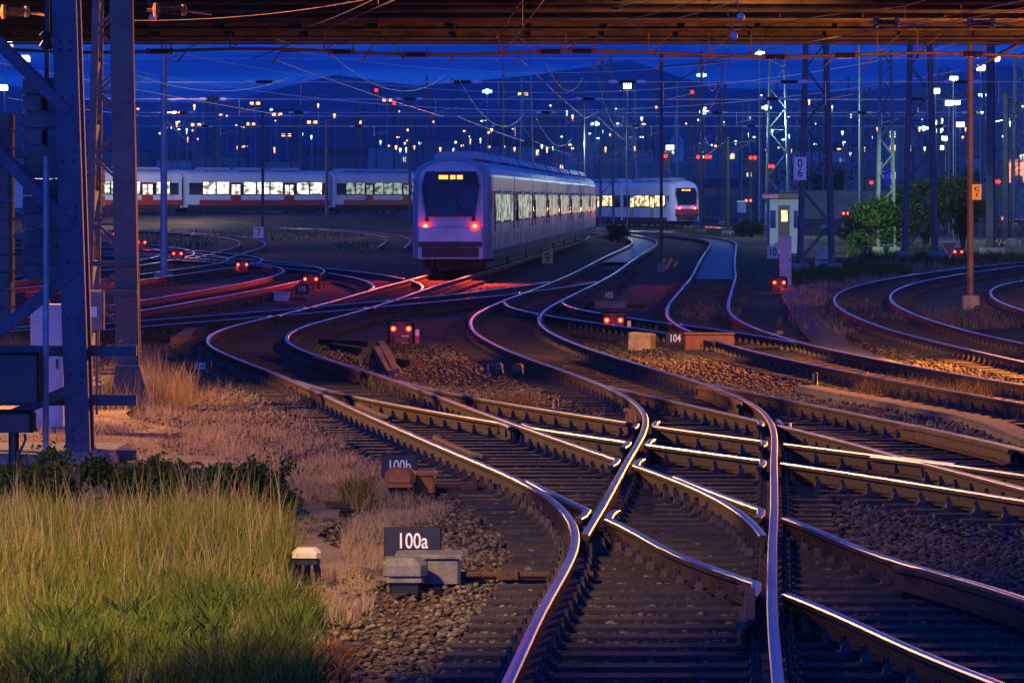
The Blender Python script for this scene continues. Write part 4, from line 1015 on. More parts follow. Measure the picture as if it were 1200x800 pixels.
board(450, 517, 617, 651, 32.6, '100a', 'black board with white lettering 100a, nearest to the camera', M_boardk, M_ink, True, .165)
board(447, 489, 532, 560, 42.6, '100b', 'black board with white lettering 100b half hidden by its rusty box', M_boardk, M_ink, True, .16)
board(222, 248, 422, 436, 71, '102', 'small black board reading 102 on the gravel left of the curve', M_boardk, M_ink, True, .155)
board(780, 802, 389, 404, 81, '104', 'small black board reading 104 beside an orange rusty point machine', M_boardk, M_ink, True, .2)
board(703, 724, 340, 352, 116, '105', 'tiny black board reading 105 between main and east tracks', M_boardk, M_ink, True, .22)
board(315, 335, 343, 353, 122, '109', 'dim black board reading 109 beside the left curve', M_boardk, M_ink, True, .2)
board(346, 362, 333, 344, 128, '115', 'dim black board reading 115 below the left dwarf signal', M_boardk, M_ink, True, .2)
board(567, 577, 424, 439, 71, '1', 'small plate reading 1 on the gravel inside the main curve', M_boardk, M_ink, True, .17)
board(635, 648, 295, 310, 196, '9', 'yellow plate reading 9 in front of the passenger train', mat('plate_pale_yellow', (.80, .62, .22), .5, 0, .1, 3), M_inkb, True, .62, topbar=True, sx=.85)
board(899, 912, 288, 303, 205, '10', 'pale yellow plate reading 10 left of the pale blue cabinet', mat('plate_pale', (.78, .70, .48), .5, 0, .1, 3), M_inkb, True, .52, topbar=True, sx=.75)
board(297, 309, 266, 279, 240, '7', 'small plate reading 7 with red light in its colour, left of the passenger train tail', mat('plate_red_lit', (.75, .5, .42), .5, 0, .1, 3), M_inkb, True, .6)  # red lamp light is put into the plate's rose colour
board(930, 945, 184, 211, 165.5, '0\n6', 'white board reading 0 over 6 on the dark lattice mast', M_white, M_inkb, False, .46, zpost=at(0, 211, 165.5).z, sx=.9, dy=.0)
board(1139, 1150, 216, 234, 113, '42\n4', 'yellow lit board reading 42 over 4 on the brown pole', M_yellow, mat('ink_red', (.10, .012, .008), .5, 0, .1, 4), False, .19, zpost=at(0, 234, 113).z, sx=.8, dy=.0)
board(1036, 1044, 199, 217, 190, '0', 'blue board on the slim greenish mast', mat('plate_blue', (.02, .09, .55), .5, 0, .1, 3), M_ink, False, .3, zpost=at(0, 217, 190).z)
def machine(x0, x1, d, h, lab, m, hood=None, rod=1.0, grp='point machines'):
    """low long casting on the ballast with a hooded terminal box in front"""
    t = thing('point_machine', lab, 'point machine', ((x0 + x1) / 2, d, 0), grp); w = x1 - x0; c = (x0 + x1) / 2
    mb = MB(); mb.bev((c, d, h / 2 + .04), (w, .42, h), .025); mb.build('case', m, t)
    mb = MB(); mb.bev((c, d, h + .055), (w + .03, .45, .03), .012); mb.build('cover', m, t)
    if hood:
        hx, hw, hz = hood
        mb = MB(); mb.bev((hx, d - .45, hz), (hw, .34, .13), .05); mb.bev((hx, d - .45, hz - .085), (hw * .86, .3, .06), .02); mb.build('terminal_hood', m, t)
        mb = MB()
        for q in np.linspace(-.38, .38, 4): mb.tube([(hx + q * hw * .8, d - .45, hz - .1), (hx + q * hw * .62, d - .45, .0)], .035, 7)
        mb.bev((hx, d - .45, .05), (hw * .7, .25, .1), .02); mb.build('cable_leg', M_black, t)
    if rod:
        mb = MB()
        for y, z in ((-.1, .10), (.08, .07)): mb.tube([(x1 - .02, d + y, z), (x1 + rod, d + y, z)], .026, 8)
        mb.box((x1 + rod * .35, d - .1, .1), (.16, .09, .07)); mb.box((x1 + rod * .7, d + .06, .08), (.12, .12, .06)); mb.build('drive_rod', M_rust, t)
    return t
a = at(450, 0, 32.2); b = at(540, 0, 32.2)
machine(a.x + .10, b.x, 32.3, .19, 'grey point machine with hooded terminal box below the board 100a', M_grey, (a.x + .17, .33, .20), 1.0)
a = at(446, 0, 42); b = at(510, 0, 42)
machine(a.x + .22, b.x, 42.2, .17, 'rusty orange point machine below the board 100b', M_orangepaint, (a.x + .2, .30, .235), .95)
a = at(803, 0, 81); machine(a.x, a.x + .95, 81.5, .3, 'orange rusty point machine right of the board 104', M_orangepaint, None, .9)
a = at(697, 0, 113); machine(a.x, a.x + .85, 113, .14, 'pale point machine with hooded box below the tiny board 105', M_conc, None, .5)
a = at(700, 0, 46.5); machine(at(320, 0, 120).x, at(338, 0, 120).x, 120.5, .22, 'small pale blue point machine below the board 109', M_cabb, None, .5)
def termbox(px0, px1, pyt, pyb, d, lab, m, cap, legs=3):
    k = d / F; a, b = at(px0, pyt, d), at(px1, pyb, d); c = (a.x + b.x) / 2; w = b.x - a.x; z1 = a.z; z0 = max(0, b.z)
    t = thing('terminal_box', lab, 'terminal box', (c, d, 0), 'track-side terminal boxes'); h = z1 - z0
    mb = MB(); mb.bev((c, d, z1 - h * .13), (w, .2, h * .26), .035); mb.build('cap', cap, t)
    mb = MB(); mb.bev((c, d, z1 - h * .34), (w * .9, .18, h * .18), .02); mb.build('body', m, t)
    mb = MB()
    for i in range(legs):
        q = (i / (legs - 1) - .5); mb.tube([(c + q * w * .6, d, z1 - h * .4), (c + q * w * .75, d, z1 - h * .7), (c + q * w * .68, d + .02, -.02)], .025, 7)
    mb.tube([(c - w * .47, d + .02, z1 - h * .2), (c - w * .55, d + .02, -.02)], .035, 6); mb.build('leg', M_black, t)
termbox(343, 377, 641, 686, 32.4, 'small cream topped terminal box on dark legs in the grass', M_black, M_cream)
termbox(578, 590, 425, 447, 70, 'left hooded terminal box of the pair beside the plate reading 1', M_grey, M_grey)
termbox(600, 614, 426, 450, 69, 'right hooded terminal box of the pair beside the plate reading 1', M_grey, M_orangepaint)
def block():
    d = 82.5; a, b = at(737, 397, d), at(766, 416, d); t = thing('concrete_block', 'tilted yellowish concrete block on the gravel next to the dwarf signal', 'block', ((a.x + b.x) / 2, d, 0), rz=R(-22))
    mb = MB(); mb.bev((0, 0, .17), (.46, .38, .34), .03); o = mb.build('block', mat('yellow_block', (.55, .42, .16), .8, 0, .3, 5, .3, 20), t, world=False); o.rotation_euler = (0, R(4), 0)
block()
def stump(px, pyt, pyb, w, lab, m, rnd=False):
    d = gd(pyb); a = at(px, pyt, d); t = thing('marker_post', lab, 'post', (a.x, d, 0), 'short posts between the tracks'); r = w / F * d / 2
    mb = MB(); mb.lathe((a.x, d, 0), [(r, -.05), (r, a.z - r * .5), (r * .8, a.z - r * .15), (r * .3, a.z)], 12); mb.build('shaft', m, t, smooth=True)
    mb = MB(); mb.lathe((a.x, d, 0), [(r * 1.5, -.04), (r * 1.4, .03), (r * 1.05, .05)], 12); mb.build('collar', M_conc, t)
stump(1035, 567, 585, 9, 'short pale red post on the gravel beside the crossing rails at the right', mat('post_pink', (.40, .17, .12), .7, 0, .3, 8))
stump(651, 467, 480, 7, 'little brown post on the gravel inside the main curve', M_orangepaint)
stump(913, 371, 390, 7, 'dark stubby post right of the east curve', M_dark)
stump(942, 325, 335, 5, 'left stubby post near the cream cabinet', M_dark)
stump(951, 327, 334, 5, 'right stubby post near the cream cabinet', M_dark)
stump(955, 436, 455, 7, 'dark post at the start of the concrete trough', M_dark)
def plank(p, q, w, h, lab, m=M_rust, lift=0.):
    t = thing('loose_rail', lab, 'rail piece', (p[0], p[1], 0), 'loose pieces lying on the gravel'); mb = MB()
    mb.bar((p[0], p[1], .06 + lift), (q[0], q[1], .06), w, h); mb.build('bar', m, t)
    mb = MB(); mb.bar((p[0] + .02, p[1], .02), (q[0] + .02, q[1], .02), w * 1.8, h * .25); mb.build('flange', m, t)
P_ = lambda px, py: gnd(px, py)
a, b = P_(446, 406), P_(464, 440); plank(a, b, .12, .12, 'long pale bar lying end-on left of the nearest dwarf signal', mat('bar_pale', (.24, .15, .11), .7, 0, .3, 5))
a, b = P_(441, 412), P_(458, 442); plank(a, b, .12, .1, 'second pale bar beside the long one near the dwarf signal', mat('bar_pale', (.24, .15, .11)))
a, b = P_(470, 429), P_(487, 431); plank(a, b, .2, .16, 'short dark chunk of rail below the nearest dwarf signal')
a, b = P_(206, 405), P_(226, 392); plank(a, b, .22, .2, 'rusty bar behind the board 102', M_orangepaint)
a, b = P_(228, 396), P_(256, 380); plank(a, b, .2, .16, 'second rusty bar farther behind the board 102')
a, b = P_(378, 405), P_(436, 408); plank(a, b, .2, .16, 'long dark timber left of the nearest dwarf signal', M_sleeper)
a, b = P_(392, 410), P_(430, 416); plank(a, b, .2, .14, 'lower dark timber left of the nearest dwarf signal', M_sleeper)
a, b = P_(384, 597), P_(408, 600); plank(a, b, .05, .04, 'thin broken stick in the dry grass', M_sleeper)
def trough():
    pts_ = [P_(946, 459), P_(985, 467), P_(1035, 476), P_(1080, 485), P_(1130, 494), P_(1165, 503), P_(1190, 514), P_(1230, 530)]
    t = thing('cable_trough', 'flat concrete cable trough running along the gravel to the right edge', 'cable trough', tuple(pts_[0]))
    V = []; f = []
    for i, p in enumerate(pts_):
        u = (pts_[min(i + 1, 7)] - pts_[max(i - 1, 0)]).normalized(); v = Vector((u.y, -u.x, 0)) * .19
        V += [p - v + Vector((0, 0, -.04)), p - v + Vector((0, 0, .07)), p + v + Vector((0, 0, .07)), p + v + Vector((0, 0, -.04))]
    for i in range(7):
        for j in range(3): f.append((i * 4 + j, i * 4 + j + 1, i * 4 + 5 + j, i * 4 + 4 + j))
    mb = MB(); mb.add(V, f); mb.build('trough', M_trough, t)
    mb = MB()
    for i in range(7):
        a, b = pts_[i], pts_[i + 1]; n = int((b - a).length / .5)
        for j in range(n):
            u = (b - a).normalized(); p0, p1 = a.lerp(b, (j + .03) / n), a.lerp(b, (j + .97) / n); mb.bar(p0 + Vector((0, 0, .085)), p1 + Vector((0, 0, .085)), .32, .03)
    mb.build('lid', M_trough, t)
M_trough = mat('trough_concrete', (.13, .115, .11), .85, 0, .3, 3, .3, 20)
trough()
def walkway():
    c = [(926, 338), (934, 352), (945, 368), (958, 386), (975, 404), (1003, 418), (1040, 430), (1075, 440)]
    w = [24, 30, 34, 40, 44, 48, 50, 30]; V = []; f = []
    for (px, py), ww in zip(c, w): V += [gnd(px - ww / 2, py, .02), gnd(px + ww / 2, py, .02)]
    for i in range(7): f.append((2 * i, 2 * i + 1, 2 * i + 3, 2 * i + 2))
    m = mat('walkway_slabs', (.12, .115, .125), .75, 0, .25, 2.2, .3, 12)
    o = raw('path', V, f, m); so_ = o.modifiers.new('thick', 'SOLIDIFY'); so_.thickness = .06; so_.offset = 0
    tag(o, 'grey slab path between the tracks at the right', kind='structure')
walkway()
def litter():
    p = gnd(913, 510, .05); t = thing('plastic_sheet', 'crumpled blue plastic sheet beside the crossing rails', 'litter', tuple(p)); mb = MB(); V = []
    for i in range(5):
        for j in range(4): V.append((p.x - .13 + .065 * i + random.uniform(-.02, .02), p.y - .7 + .35 * j + random.uniform(-.05, .05), .13 + random.uniform(-.05, .1)))
    mb.add(V, [(i * 4 + j, i * 4 + j + 1, i * 4 + j + 5, i * 4 + j + 4) for i in range(4) for j in range(3)]); o = mb.build('sheet', mat('blue_plastic', (.03, .08, .6), .4, 0, .2, 6), t)
    so_ = o.modifiers.new('thick', 'SOLIDIFY'); so_.thickness = .01
litter()
# round hazard discs, triangle, light box
def disc(px, py, r, d, lab, m2=M_yellow):
    c = at(px, py, d); k = d / F; r = r * k; t = thing('warning_disc', lab, 'sign', (c.x, d, 0), 'black and yellow striped discs')
    mb = MB(); mb.tube([(c.x, d, c.z), (c.x, d + .05, c.z)], r, 24); mb.build('disc', M_black, t)
    mb = MB()
    for q in (-.9, -.1, .7):
        a = Vector((c.x + (q - .25) * r, d - .012, c.z - .62 * r)); b = Vector((c.x + (q + .45) * r, d - .012, c.z + .62 * r))
        if abs(q) > .5: a = a.lerp(b, .25 if q > 0 else .45); b = a.lerp(b, .6) if q > 0 else b
        mb.bar(a, b, .02, r * .34)
    mb.build('stripe', m2, t)
    mb = MB(); mb.tube([(c.x, d + .07, -.05), (c.x, d + .07, c.z)], .04, 6); mb.build('post', M_dark, t)
disc(784, 309, 10, 178, 'striped disc between the pale far beds under the thin pole'); disc(1015, 297, 8, 215, 'striped disc at the foot of the slim greenish mast'); disc(1172, 284, 6, 255, 'striped disc near the right edge')
def triangle():
    d = 198; a, b, c = at(1101, 283, d), at(1124, 283, d), at(1113, 303, d); t = thing('warning_triangle', 'orange downward triangle sign with pale rim beside the red lamps', 'sign', (c.x, d, 0))
    def tri(s, y0, y1, m, nm):
        g = (a + b + c) / 3; V = [Vector((g.x + (p.x - g.x) * s, y, g.z + (p.z - g.z) * s)) for y in (y0, y1) for p in (a, b, c)]
        mb = MB(); mb.add(V, [(0, 2, 1), (3, 4, 5), (0, 1, 4, 3), (1, 2, 5, 4), (2, 0, 3, 5)]); mb.build(nm, m, t)
    tri(1, d, d + .03, M_white, 'rim'); tri(.8, d - .02, d - .003, mat('orange_sign', (.62, .16, .03), .5, 0, .1, 3), 'panel')
    mb = MB(); mb.tube([(c.x, d + .06, -.05), (c.x, d + .06, a.z - .1)], .045, 8); mb.build('post', M_dark, t)
triangle()
def lightbox():
    d = 330; p = at(869, 243, d); t = thing('post_cabinet', 'small pale green roofed box on a post before the pinkish shed', 'cabinet', (p.x, d, 0)); 
    mb = MB(); mb.bev((p.x, d, p.z), (.62, .5, .8), .05); mb.build('case', mat('pale_green', (.35, .5, .45), .5, 0, .1, 3), t)
    mb = MB(); mb.bev((p.x, d, p.z + .44), (.75, .62, .1), .04); mb.build('roof', M_white, t)
    mb = MB(); mb.tube([(p.x, d, -.05), (p.x, d, p.z - .3)], .09, 8); mb.build('post', M_dark, t)
lightbox()
def hut():
    d = 232; a, b = at(899, HY, d), at(936, HY, d); h = CZ + (HY - 231) / F * d; c = (a.x + b.x) / 2; w = b.x - a.x
    t = thing('signal_hut', 'small whitish flat roofed hut with a dark door left of the dark lattice mast', 'hut', (c, d, 0))
    mb = MB(); mb.box((c, d, h / 2 - .1), (w * .92, 2.4, h + .2)); mb.build('wall', mat('hut_wall', (.45, .5, .55), .75, 0, .12, 2), t)
    mb = MB(); mb.bev((c, d - .1, h + .08), (w * 1.15, 3.0, .32), .04); mb.build('roof', M_dark, t)
    mb = MB(); mb.box((c - .02, d - 1.21, h * .45), (.62, .05, h * .8)); dr = mb.build('door', M_dark, t)
    mb = MB(); mb.box((c, d - 1.245, h * .66), (.34, .02, .6)); mb.build('pane', E_winy, dr)
    mb = MB(); mb.box((c - w * .36, d - 1.21, h * .6), (.3, .05, .95)); mb.build('window', M_glass, t)
    mb = MB(); mb.box((c + w * .36, d - 1.21, h * .6), (.22, .05, .95)); mb.build('window', M_glass, t)
    mb = MB(); mb.bev((c - w * .45, d - 1.4, h + .05), (.9, .5, .22), .04); mb.build('pink_canopy', mat('canopy_pink', (.6, .2, .22), .5, 0, .1, 2), t)  # canopy in one even pink colour
hut()
def wagon(cx, d, L, lab, m, h=3.0):
    t = thing('freight_wagon', lab, 'wagon', (cx, d, 0), 'freight wagons at the far right')
    mb = MB(); mb.bev((cx, d, 1.2 + h / 2), (L, 2.7, h), .12)
    for x in np.arange(-L / 2 + .8, L / 2, 1.2): mb.box((cx + x, d - 1.39, 1.2 + h / 2), (.1, .08, h * .9))
    mb.build('body', m, t); mb = MB(); mb.box((cx, d, 1.0), (L + .4, 2.2, .3))
    mb.build('underframe', M_under, t)
    for x in (-L * .36, -L * .22, L * .22, L * .36):
        mb = MB(); mb.tube([(cx + x, d - .85, .72), (cx + x, d - .7, .72)], .46, 16); mb.tube([(cx + x, d + .7, .72), (cx + x, d + .85, .72)], .46, 16); mb.build('wheelset', M_under, t)
wagon(40, 352, 11, 'dark blue freight wagon behind the poles at the right edge', mat('wagon_blue', (.05, .08, .16), .6, 0, .3, 1)); wagon(27.5, 356, 10, 'dark grey freight wagon behind the bushes', mat('wagon_grey', (.09, .09, .10), .6, 0, .3, 1), 2.4)

# ------------------------------------------------------------------ yard lamps (every one its own post and head)
LAMPS = []
def L_(col, kind, lst, h=None):
    for q in lst: LAMPS.append((q[0], q[1], col, kind, q[2] if len(q) > 2 else None))
L_('warm', 'single', [(162,128),(228,124),(259,135),(266,136),(226,153),(232,163),(220,162),(285,172),(373,123),(392,135),(467,131),(464,172),(485,172),(516,174),(645,124),(544,154),(576,151),(601,151),(551,164),(542,171),(591,172),(603,174),(641,174),(668,170),(671,136),(769,126),(804,145),(896,176),(927,176),(948,118),(983,175),(1013,174),(1075,127),(1128,161),(826,127)])
L_('warm', 'twin', [(299,121),(325,134),(294,145),(230,146),(366,143),(454,117),(336,158),(613,110)])
L_('white', 'single', [(210,143),(210,152),(201,150),(219,152),(253,168),(277,147),(354,157),(365,160),(446,166),(469,175),(476,174),(492,168),(534,167),(531,175),(569,141),(563,163),(635,171),(648,173),(691,157),(738,161),(752,161),(862,166),(884,161),(834,170),(878,138),(892,112),(925,159),(975,125),(997,135),(987,155),(989,167),(1021,161),(1104,140),(1175,160),(1198,125),(918,164)])
L_('white', 'twin', [(571,107),(822,88),(825,131),(898,126),(890,62),(1082,150),(1152,111),(698,145)])
L_('flood', 'flood', [(735,101,300),(785,173,420),(1166,69,260),(1149,80,290),(1117,93,310),(1096,107,330),(1112,121,350),(1120,120,350),(1097,144,430),(1100,153,460),(1108,162,520),(1125,146,430),(1101,173,560),(27,69,230),(7,52,200),(5,103,260)])
_r = random.Random(5)
L_('warm', 'single', [(_r.choice((_r.uniform(160, 420), _r.uniform(420, 700), _r.uniform(700, 1000), _r.uniform(1000, 1190))), _r.uniform(138, 181)) for i in range(26)])
L_('white', 'single', [(_r.choice((_r.uniform(160, 420), _r.uniform(420, 760), _r.uniform(700, 1000), _r.uniform(900, 1190))), _r.uniform(128, 181)) for i in range(34)])
M_lpole = mat('lamp_post_grey', (.20, .21, .22), .55, .2, .2, 2)
CN = {'warm': 'orange', 'white': 'greenish white', 'flood': 'bright yellowish white'}
KN = {'single': 'single-headed yard lamp', 'twin': 'twin-headed yard lamp', 'flood': 'floodlight on a tall mast'}
for key in sorted({(l[2], l[3]) for l in LAMPS}):
    sub = sorted([l for l in LAMPS if (l[2], l[3]) == key])
    for n_, (px, py, col, kind, d) in enumerate(sub):
        d = d or max(330., min(1050., (10.5 if py > 150 else 13.) * F / (HY - py))); k = d / F; c = at(px, py, d)
        t = thing('yard_lamp', '%s %s, %s from the left of its kind' % (CN[col], KN[kind], ORD[n_]), 'lamp', (c.x, d, 0), 'yard and street lamps in the distance')
        E_ = {'warm': E_warm, 'white': E_white, 'flood': E_flood}[col]
        mb = MB(); mb.tube([(c.x, d, -.2), (c.x, d, c.z + .1)], [.75 * k, .5 * k], 6); mb.build('post', M_lpole, t)
        s = random.uniform(.55, 1.15)
        if kind == 'single':
            mb = MB(); mb.lathe((c.x, d - .4, c.z), [(r__ * k * s, z__ * k) for r__, z__ in random.choice(([(.5, -3.6), (1.2, -1.4), (1.7, .2), (1.1, 1.4)], [(.7, -1.3), (1.6, -.7), (1.9, .2), (1.4, 1.1), (.5, 1.6)], [(1.2, -.6), (2.6, -.2), (2.2, .7), (.8, 1.2)], [(.6, -5.2), (.9, -2.5), (1.3, -.6), (1.5, .5), (.8, 1.4)], [(.6, -.9), (1.2, -.3), (1.2, .4), (.6, 1.0)]))], 8); mb.build('lamp_head', E_, t)
            mb = MB(); mb.lathe((c.x, d - .4, c.z + 1.5 * k), [(2.3 * k, 0), (1.2 * k, .6 * k)], 8); mb.build('cap', M_dark, t)
        elif kind == 'twin':
            mb = MB(); mb.tube([(c.x - 4 * k, d, c.z + .8 * k), (c.x + 4 * k, d, c.z + .8 * k)], .4 * k, 6); mb.build('cross_arm', M_lpole, t)
            for sx in (-1, 0, 1) if col == 'white' else (-1, 1):
                mb = MB(); mb.bev((c.x + sx * 3.8 * k, d - .4, c.z - .3 * k), (3.9 * k, .5, 3.2 * k if sx else 6 * k), .4 * k); mb.build('lamp_head', E_, t)
        else:
            big = d < 240
            mb = MB(); mb.tube([(c.x - 1 * k, d, c.z + .1), (c.x + 2 * k, d, c.z + 1.4 * k)], .5 * k, 6); mb.build('arm', M_lpole, t)
            mb = MB(); mb.box((c.x, d - .4, c.z), ((17 if big else 9) * k, .6, (5 if big else 4.4) * k), 0, 0, R(-12)); mb.build('lamp_head', E_, t)
            mb = MB(); mb.box((c.x, d - .3, c.z + (3.2 if big else 2.2) * k), ((18 if big else 8.5) * k, .8, .9 * k), 0); mb.build('housing', M_dark, t)

for x, y, z, e, c in ((-24, 300, 9, 2600, (1, .5, .2)), (-12, 330, 9, 1800, (1, .5, .2)), (22, 330, 9, 2600, (.7, 1, .85)), (34, 300, 9, 3000, (.8, 1, .7)), (9, 470, 9, 3500, (.8, 1, .9)), (10, 384, 8, 3600, (.8, .95, 1)), (-18, 225, 8, 900, (1, .5, .22)), (26, 262, 9, 1700, (.75, 1, .7))):
    lamp_light('yard_fill_light', (x, y, z), e, c, .2)  # bare point lights without posts, added for light pools and haze glow
# ------------------------------------------------------------------ vegetation
def leaves(n, fn, size, m, name, parent=None, up=.3):
    P = np.array([fn() for _ in range(n)]); nrm = rng.normal(size=(n, 3)); nrm[:, 2] += up; nrm /= np.linalg.norm(nrm, axis=1)[:, None]
    a = np.cross(nrm, rng.normal(size=(n, 3))); a /= np.linalg.norm(a, axis=1)[:, None]; b = np.cross(nrm, a)
    s = size * (.6 + .8 * rng.random((n, 1)))
    V = np.stack([P - a * s, P - b * s * .45, P + a * s, P + b * s * .45], 1).reshape(-1, 3)
    if parent is not None: V = V - np.array(parent.location)[None]
    ms = m if isinstance(m, list) else [m]
    return raw(name, V, np.arange(4 * n).reshape(n, 4), ms, parent, mi=rng.integers(0, len(ms), n))
G1 = leafmat('leaf_dark', (.025, .055, .018)); G2 = leafmat('leaf_mid', (.045, .10, .025)); G3 = leafmat('leaf_light', (.09, .16, .03))
M_bark = mat('bark', (.07, .055, .045), .9, 0, .4, 6)
def bush(px, pyb, pyt, wpx, lab, n=2600, ls=.09, m=None, d=None, name='bush'):
    d = d or gd(pyb); k = d / F; c = at(px, HY, d); h = CZ + (HY - pyt) * k; w = wpx * k / 2
    t = thing(name, lab, 'bush', (c.x, d, 0), 'bushes and shrubs beside the tracks'); clumps = []
    mb = MB()
    for i in range(11):
        a = random.uniform(0, 6.28); q = random.random() ** .5; z = random.uniform(.25, .88) * h; s = math.sqrt(max(.05, 1 - (z / h - .42) ** 2 * 2))
        p = (c.x + math.cos(a) * q * w * .8 * s, d + math.sin(a) * q * w * .8 * s, z); clumps.append((p, random.uniform(.16, .30) * (w + h * .5)))
        mb.tube([(c.x + random.uniform(-.1, .1), d, -.05), ((c.x * 2 + p[0]) / 3, (d * 2 + p[1]) / 3, z * .45), p], [.05, .035, .01], 5)
    mb.build('stem', M_bark, t)
    def fn():
        p, r_ = random.choice(clumps); v = rng.normal(size=3); v *= (random.random() ** .45 * (1.0 if random.random() < .8 else 1.5)) * r_ / np.linalg.norm(v); return (p[0] + v[0], p[1] + v[1], max(.03, p[2] + v[2] * .8))
    leaves(n, fn, ls, m or [G1, G2], 'foliage', t)
bush(1030, 298, 232, 66, 'brightest green bush behind the slim greenish mast', 3600, .13, [G2, G3])
bush(1085, 292, 196, 80, 'tall dark green bush behind the broad lattice mast', 4200, .15, [G1, G2], d=245)
bush(1128, 288, 205, 54, 'dark green bush left of the brown pole', 3000, .14, [G1, G2], d=255)
bush(1062, 282, 214, 60, 'dark bush standing behind the two others', 2600, .15, [G1, G1, G2], d=280)
bush(1000, 284, 255, 40, 'low dark shrub left of the brightest bush', 1600, .12, [G1, G2])
bush(880, 277, 258, 44, 'low dark shrub before the white hut', 1800, .12, [G1, G2])
bush(725, 284, 262, 30, 'low dark scrub under the white train', 900, .11, [G1])
bush(62, 330, 205, 40, 'dark green bush glimpsed between the weight stacks', 2400, .10, [G1, G2])
for i, (px, py, lab) in enumerate([(150, 242, 'first dark tree from the left along the regional train'), (265, 243, 'second dark tree under the left lamps'), (1150, 236, 'dark trees mass near the right edge'), (960, 232, 'dark tree behind the dark lattice mast')]):
    bush(px, 0, py - 36, 90, lab, 2200, .34, [G1], d=640, name='tree')
lamp_light('bush_fill_light', (16.8, 212, 4.6), 4500, (.8, 1, .5), .3, 60, (19, 223, 1.0)); lamp_light('bush_fill_light', (22.2, 231, 6), 4500, (.8, 1, .5), .3, 75, (24, 246, 2))  # spots with no lamp body, added to brighten the bushes
def soil():
    dd = np.linspace(27, 86, 60); V = []; f = []
    for i, q in enumerate(dd):
        e = float(TX['left'](max(q, 31.5))) - 2.3 - .5 * math.sin(q * .9) * .5 - 1.0 * max(0, min(1, (q - 30) / 20))
        for j in range(9): V.append((e - (8.5 + e) * (j / 8) if True else 0, q, .008 + .02 * math.sin(q * 1.1 + j)))
    for i in range(59):
        for j in range(8): f.append((i * 9 + j, i * 9 + j + 1, i * 9 + j + 10, i * 9 + j + 9))
    tag(raw('soil', V, f, mat('sandy_soil', (.16, .105, .07), .9, 0, .5, 1.6, .6, 14, col2=(.30, .21, .15))), 'sandy bare soil beside the left curve', kind='structure')
soil()
# brambles in front of the nearest tower
for px, w, pt, lab, n in ((60, 160, 538, 'dark bramble thicket at the foot of the nearest tower', 5200), (185, 140, 548, 'middle part of the dark bramble row behind the tall grass', 4600), (296, 125, 548, 'dark bramble with a raised sprig at the right end of the row', 4600)):
    bush(px, 600, pt, w, lab, n, .034, [G1, G1, G2], d=39.6 if px > 250 else 40.5, name='bramble')
def sprig():
    t = thing('bramble', 'leafy sprig sticking out to the right of the bramble row', 'bush', tuple(gnd(318, 590)), 'bushes and shrubs beside the tracks'); b = at(305, 590, 42); e = at(341, 541, 42)
    mb = MB(); mb.tube([b, b.lerp(e, .5) + Vector((.0, 0, .04)), e], [.012, .009, .004], 5); mb.build('stem', M_bark, t)
    def fn():
        q = random.random(); p = b.lerp(e, q); return (p.x + random.gauss(0, .045), p.y + random.gauss(0, .06), p.z + random.gauss(0, .035))
    leaves(260, fn, .03, [G1, G2], 'foliage', t)
sprig()
def grass(name, n, region, hgt, wid, mats, lab, lean=.35, prob=None):
    """region(): returns arrays x,d of n points"""
    x, d = region(n); n = len(x)
    h = hgt * (.45 + .9 * rng.random(n)); 
    if prob is not None: h = h * prob(x, d)
    a = rng.random(n) * 6.28; le = lean * h * (.3 + rng.random(n)); dx, dy = np.cos(a) * le, np.sin(a) * le
    w = wid * (.6 + .8 * rng.random(n)); wx, wy = -np.sin(a) * .3 + np.where(rng.random(n) > .5, 1, -1) * .8, np.cos(a) * .3
    z0 = -.06 + 0 * x
    B = np.stack([x, d, z0], -1); Wv = np.stack([wx, wy, 0 * x], -1) * w[:, None]
    Mid = B + np.stack([dx * .35, dy * .35, h * .6], -1); T = B + np.stack([dx, dy, h], -1)
    V = np.stack([B - Wv, B + Wv, Mid + Wv * .7, Mid - Wv * .7, T + Wv * .12, T - Wv * .12], 1).reshape(-1, 3)
    o = np.arange(n)[:, None] * 6
    Fc = np.concatenate([o + np.array([[0, 1, 2, 3]]), o + np.array([[3, 2, 4, 5]])], 0)
    mi = rng.integers(0, len(mats), n); mi = np.concatenate([mi, mi])
    return tag(raw(name, V, Fc, mats, mi=mi), lab, 'grass', kind='stuff')
Y1 = leafmat('grass_yellow_green', (.17, .19, .030), .35); Y2 = leafmat('grass_green', (.065, .12, .022), .4); Y3 = leafmat('grass_straw', (.34, .26, .10), .3); Y4 = leafmat('grass_dry_pale', (.42, .33, .24), .25); Y5 = leafmat('grass_dry_rose', (.34, .26, .25), .25); Y6 = leafmat('weed_red_brown', (.16, .06, .035), .4)
def clumpnoise(x, d, s=1.):
    return .5 + .5 * np.sin(x * 2.1 * s + 1.3 * np.sin(d * .7 * s)) * np.cos(d * .9 * s + 1.7 * np.sin(x * 1.1 * s))
def front_region(edge):
    def f(n):
        py = 604 + (815 - 604) * rng.random(n * 2) ** .9; d = gd(py); px = -20 + (edge + 30) * rng.random(n * 2)
        e = np.interp(py, [575, 620, 640, 700, 730, 800], [310, 318, 330, 342, 372, 360]) * edge / 400 + 26 * (clumpnoise(px * .05, d * 2) - .5)
        k = (px < e); px, d = px[k][:n], d[k][:n]; return (px - 600) / F * d, d
    return f
tallf = lambda x, d: np.clip((d - 26) / 7, .3, 1.0) * np.clip((42.5 - d) / 8, .25, 1) * (.55 + .6 * clumpnoise(x, d, 1.3))
grass('tall_grass', 38000, front_region(400), .50, .0055, [Y1, Y1, Y2, Y3], 'tall yellow green grass filling the lower left corner', .4, tallf)
grass('short_grass', 36000, front_region(405), .24, .006, [Y2, Y2, Y1], 'short green grass at the bottom left', .5, lambda x, d: .55 + .7 * clumpnoise(x + 3, d, 2.))
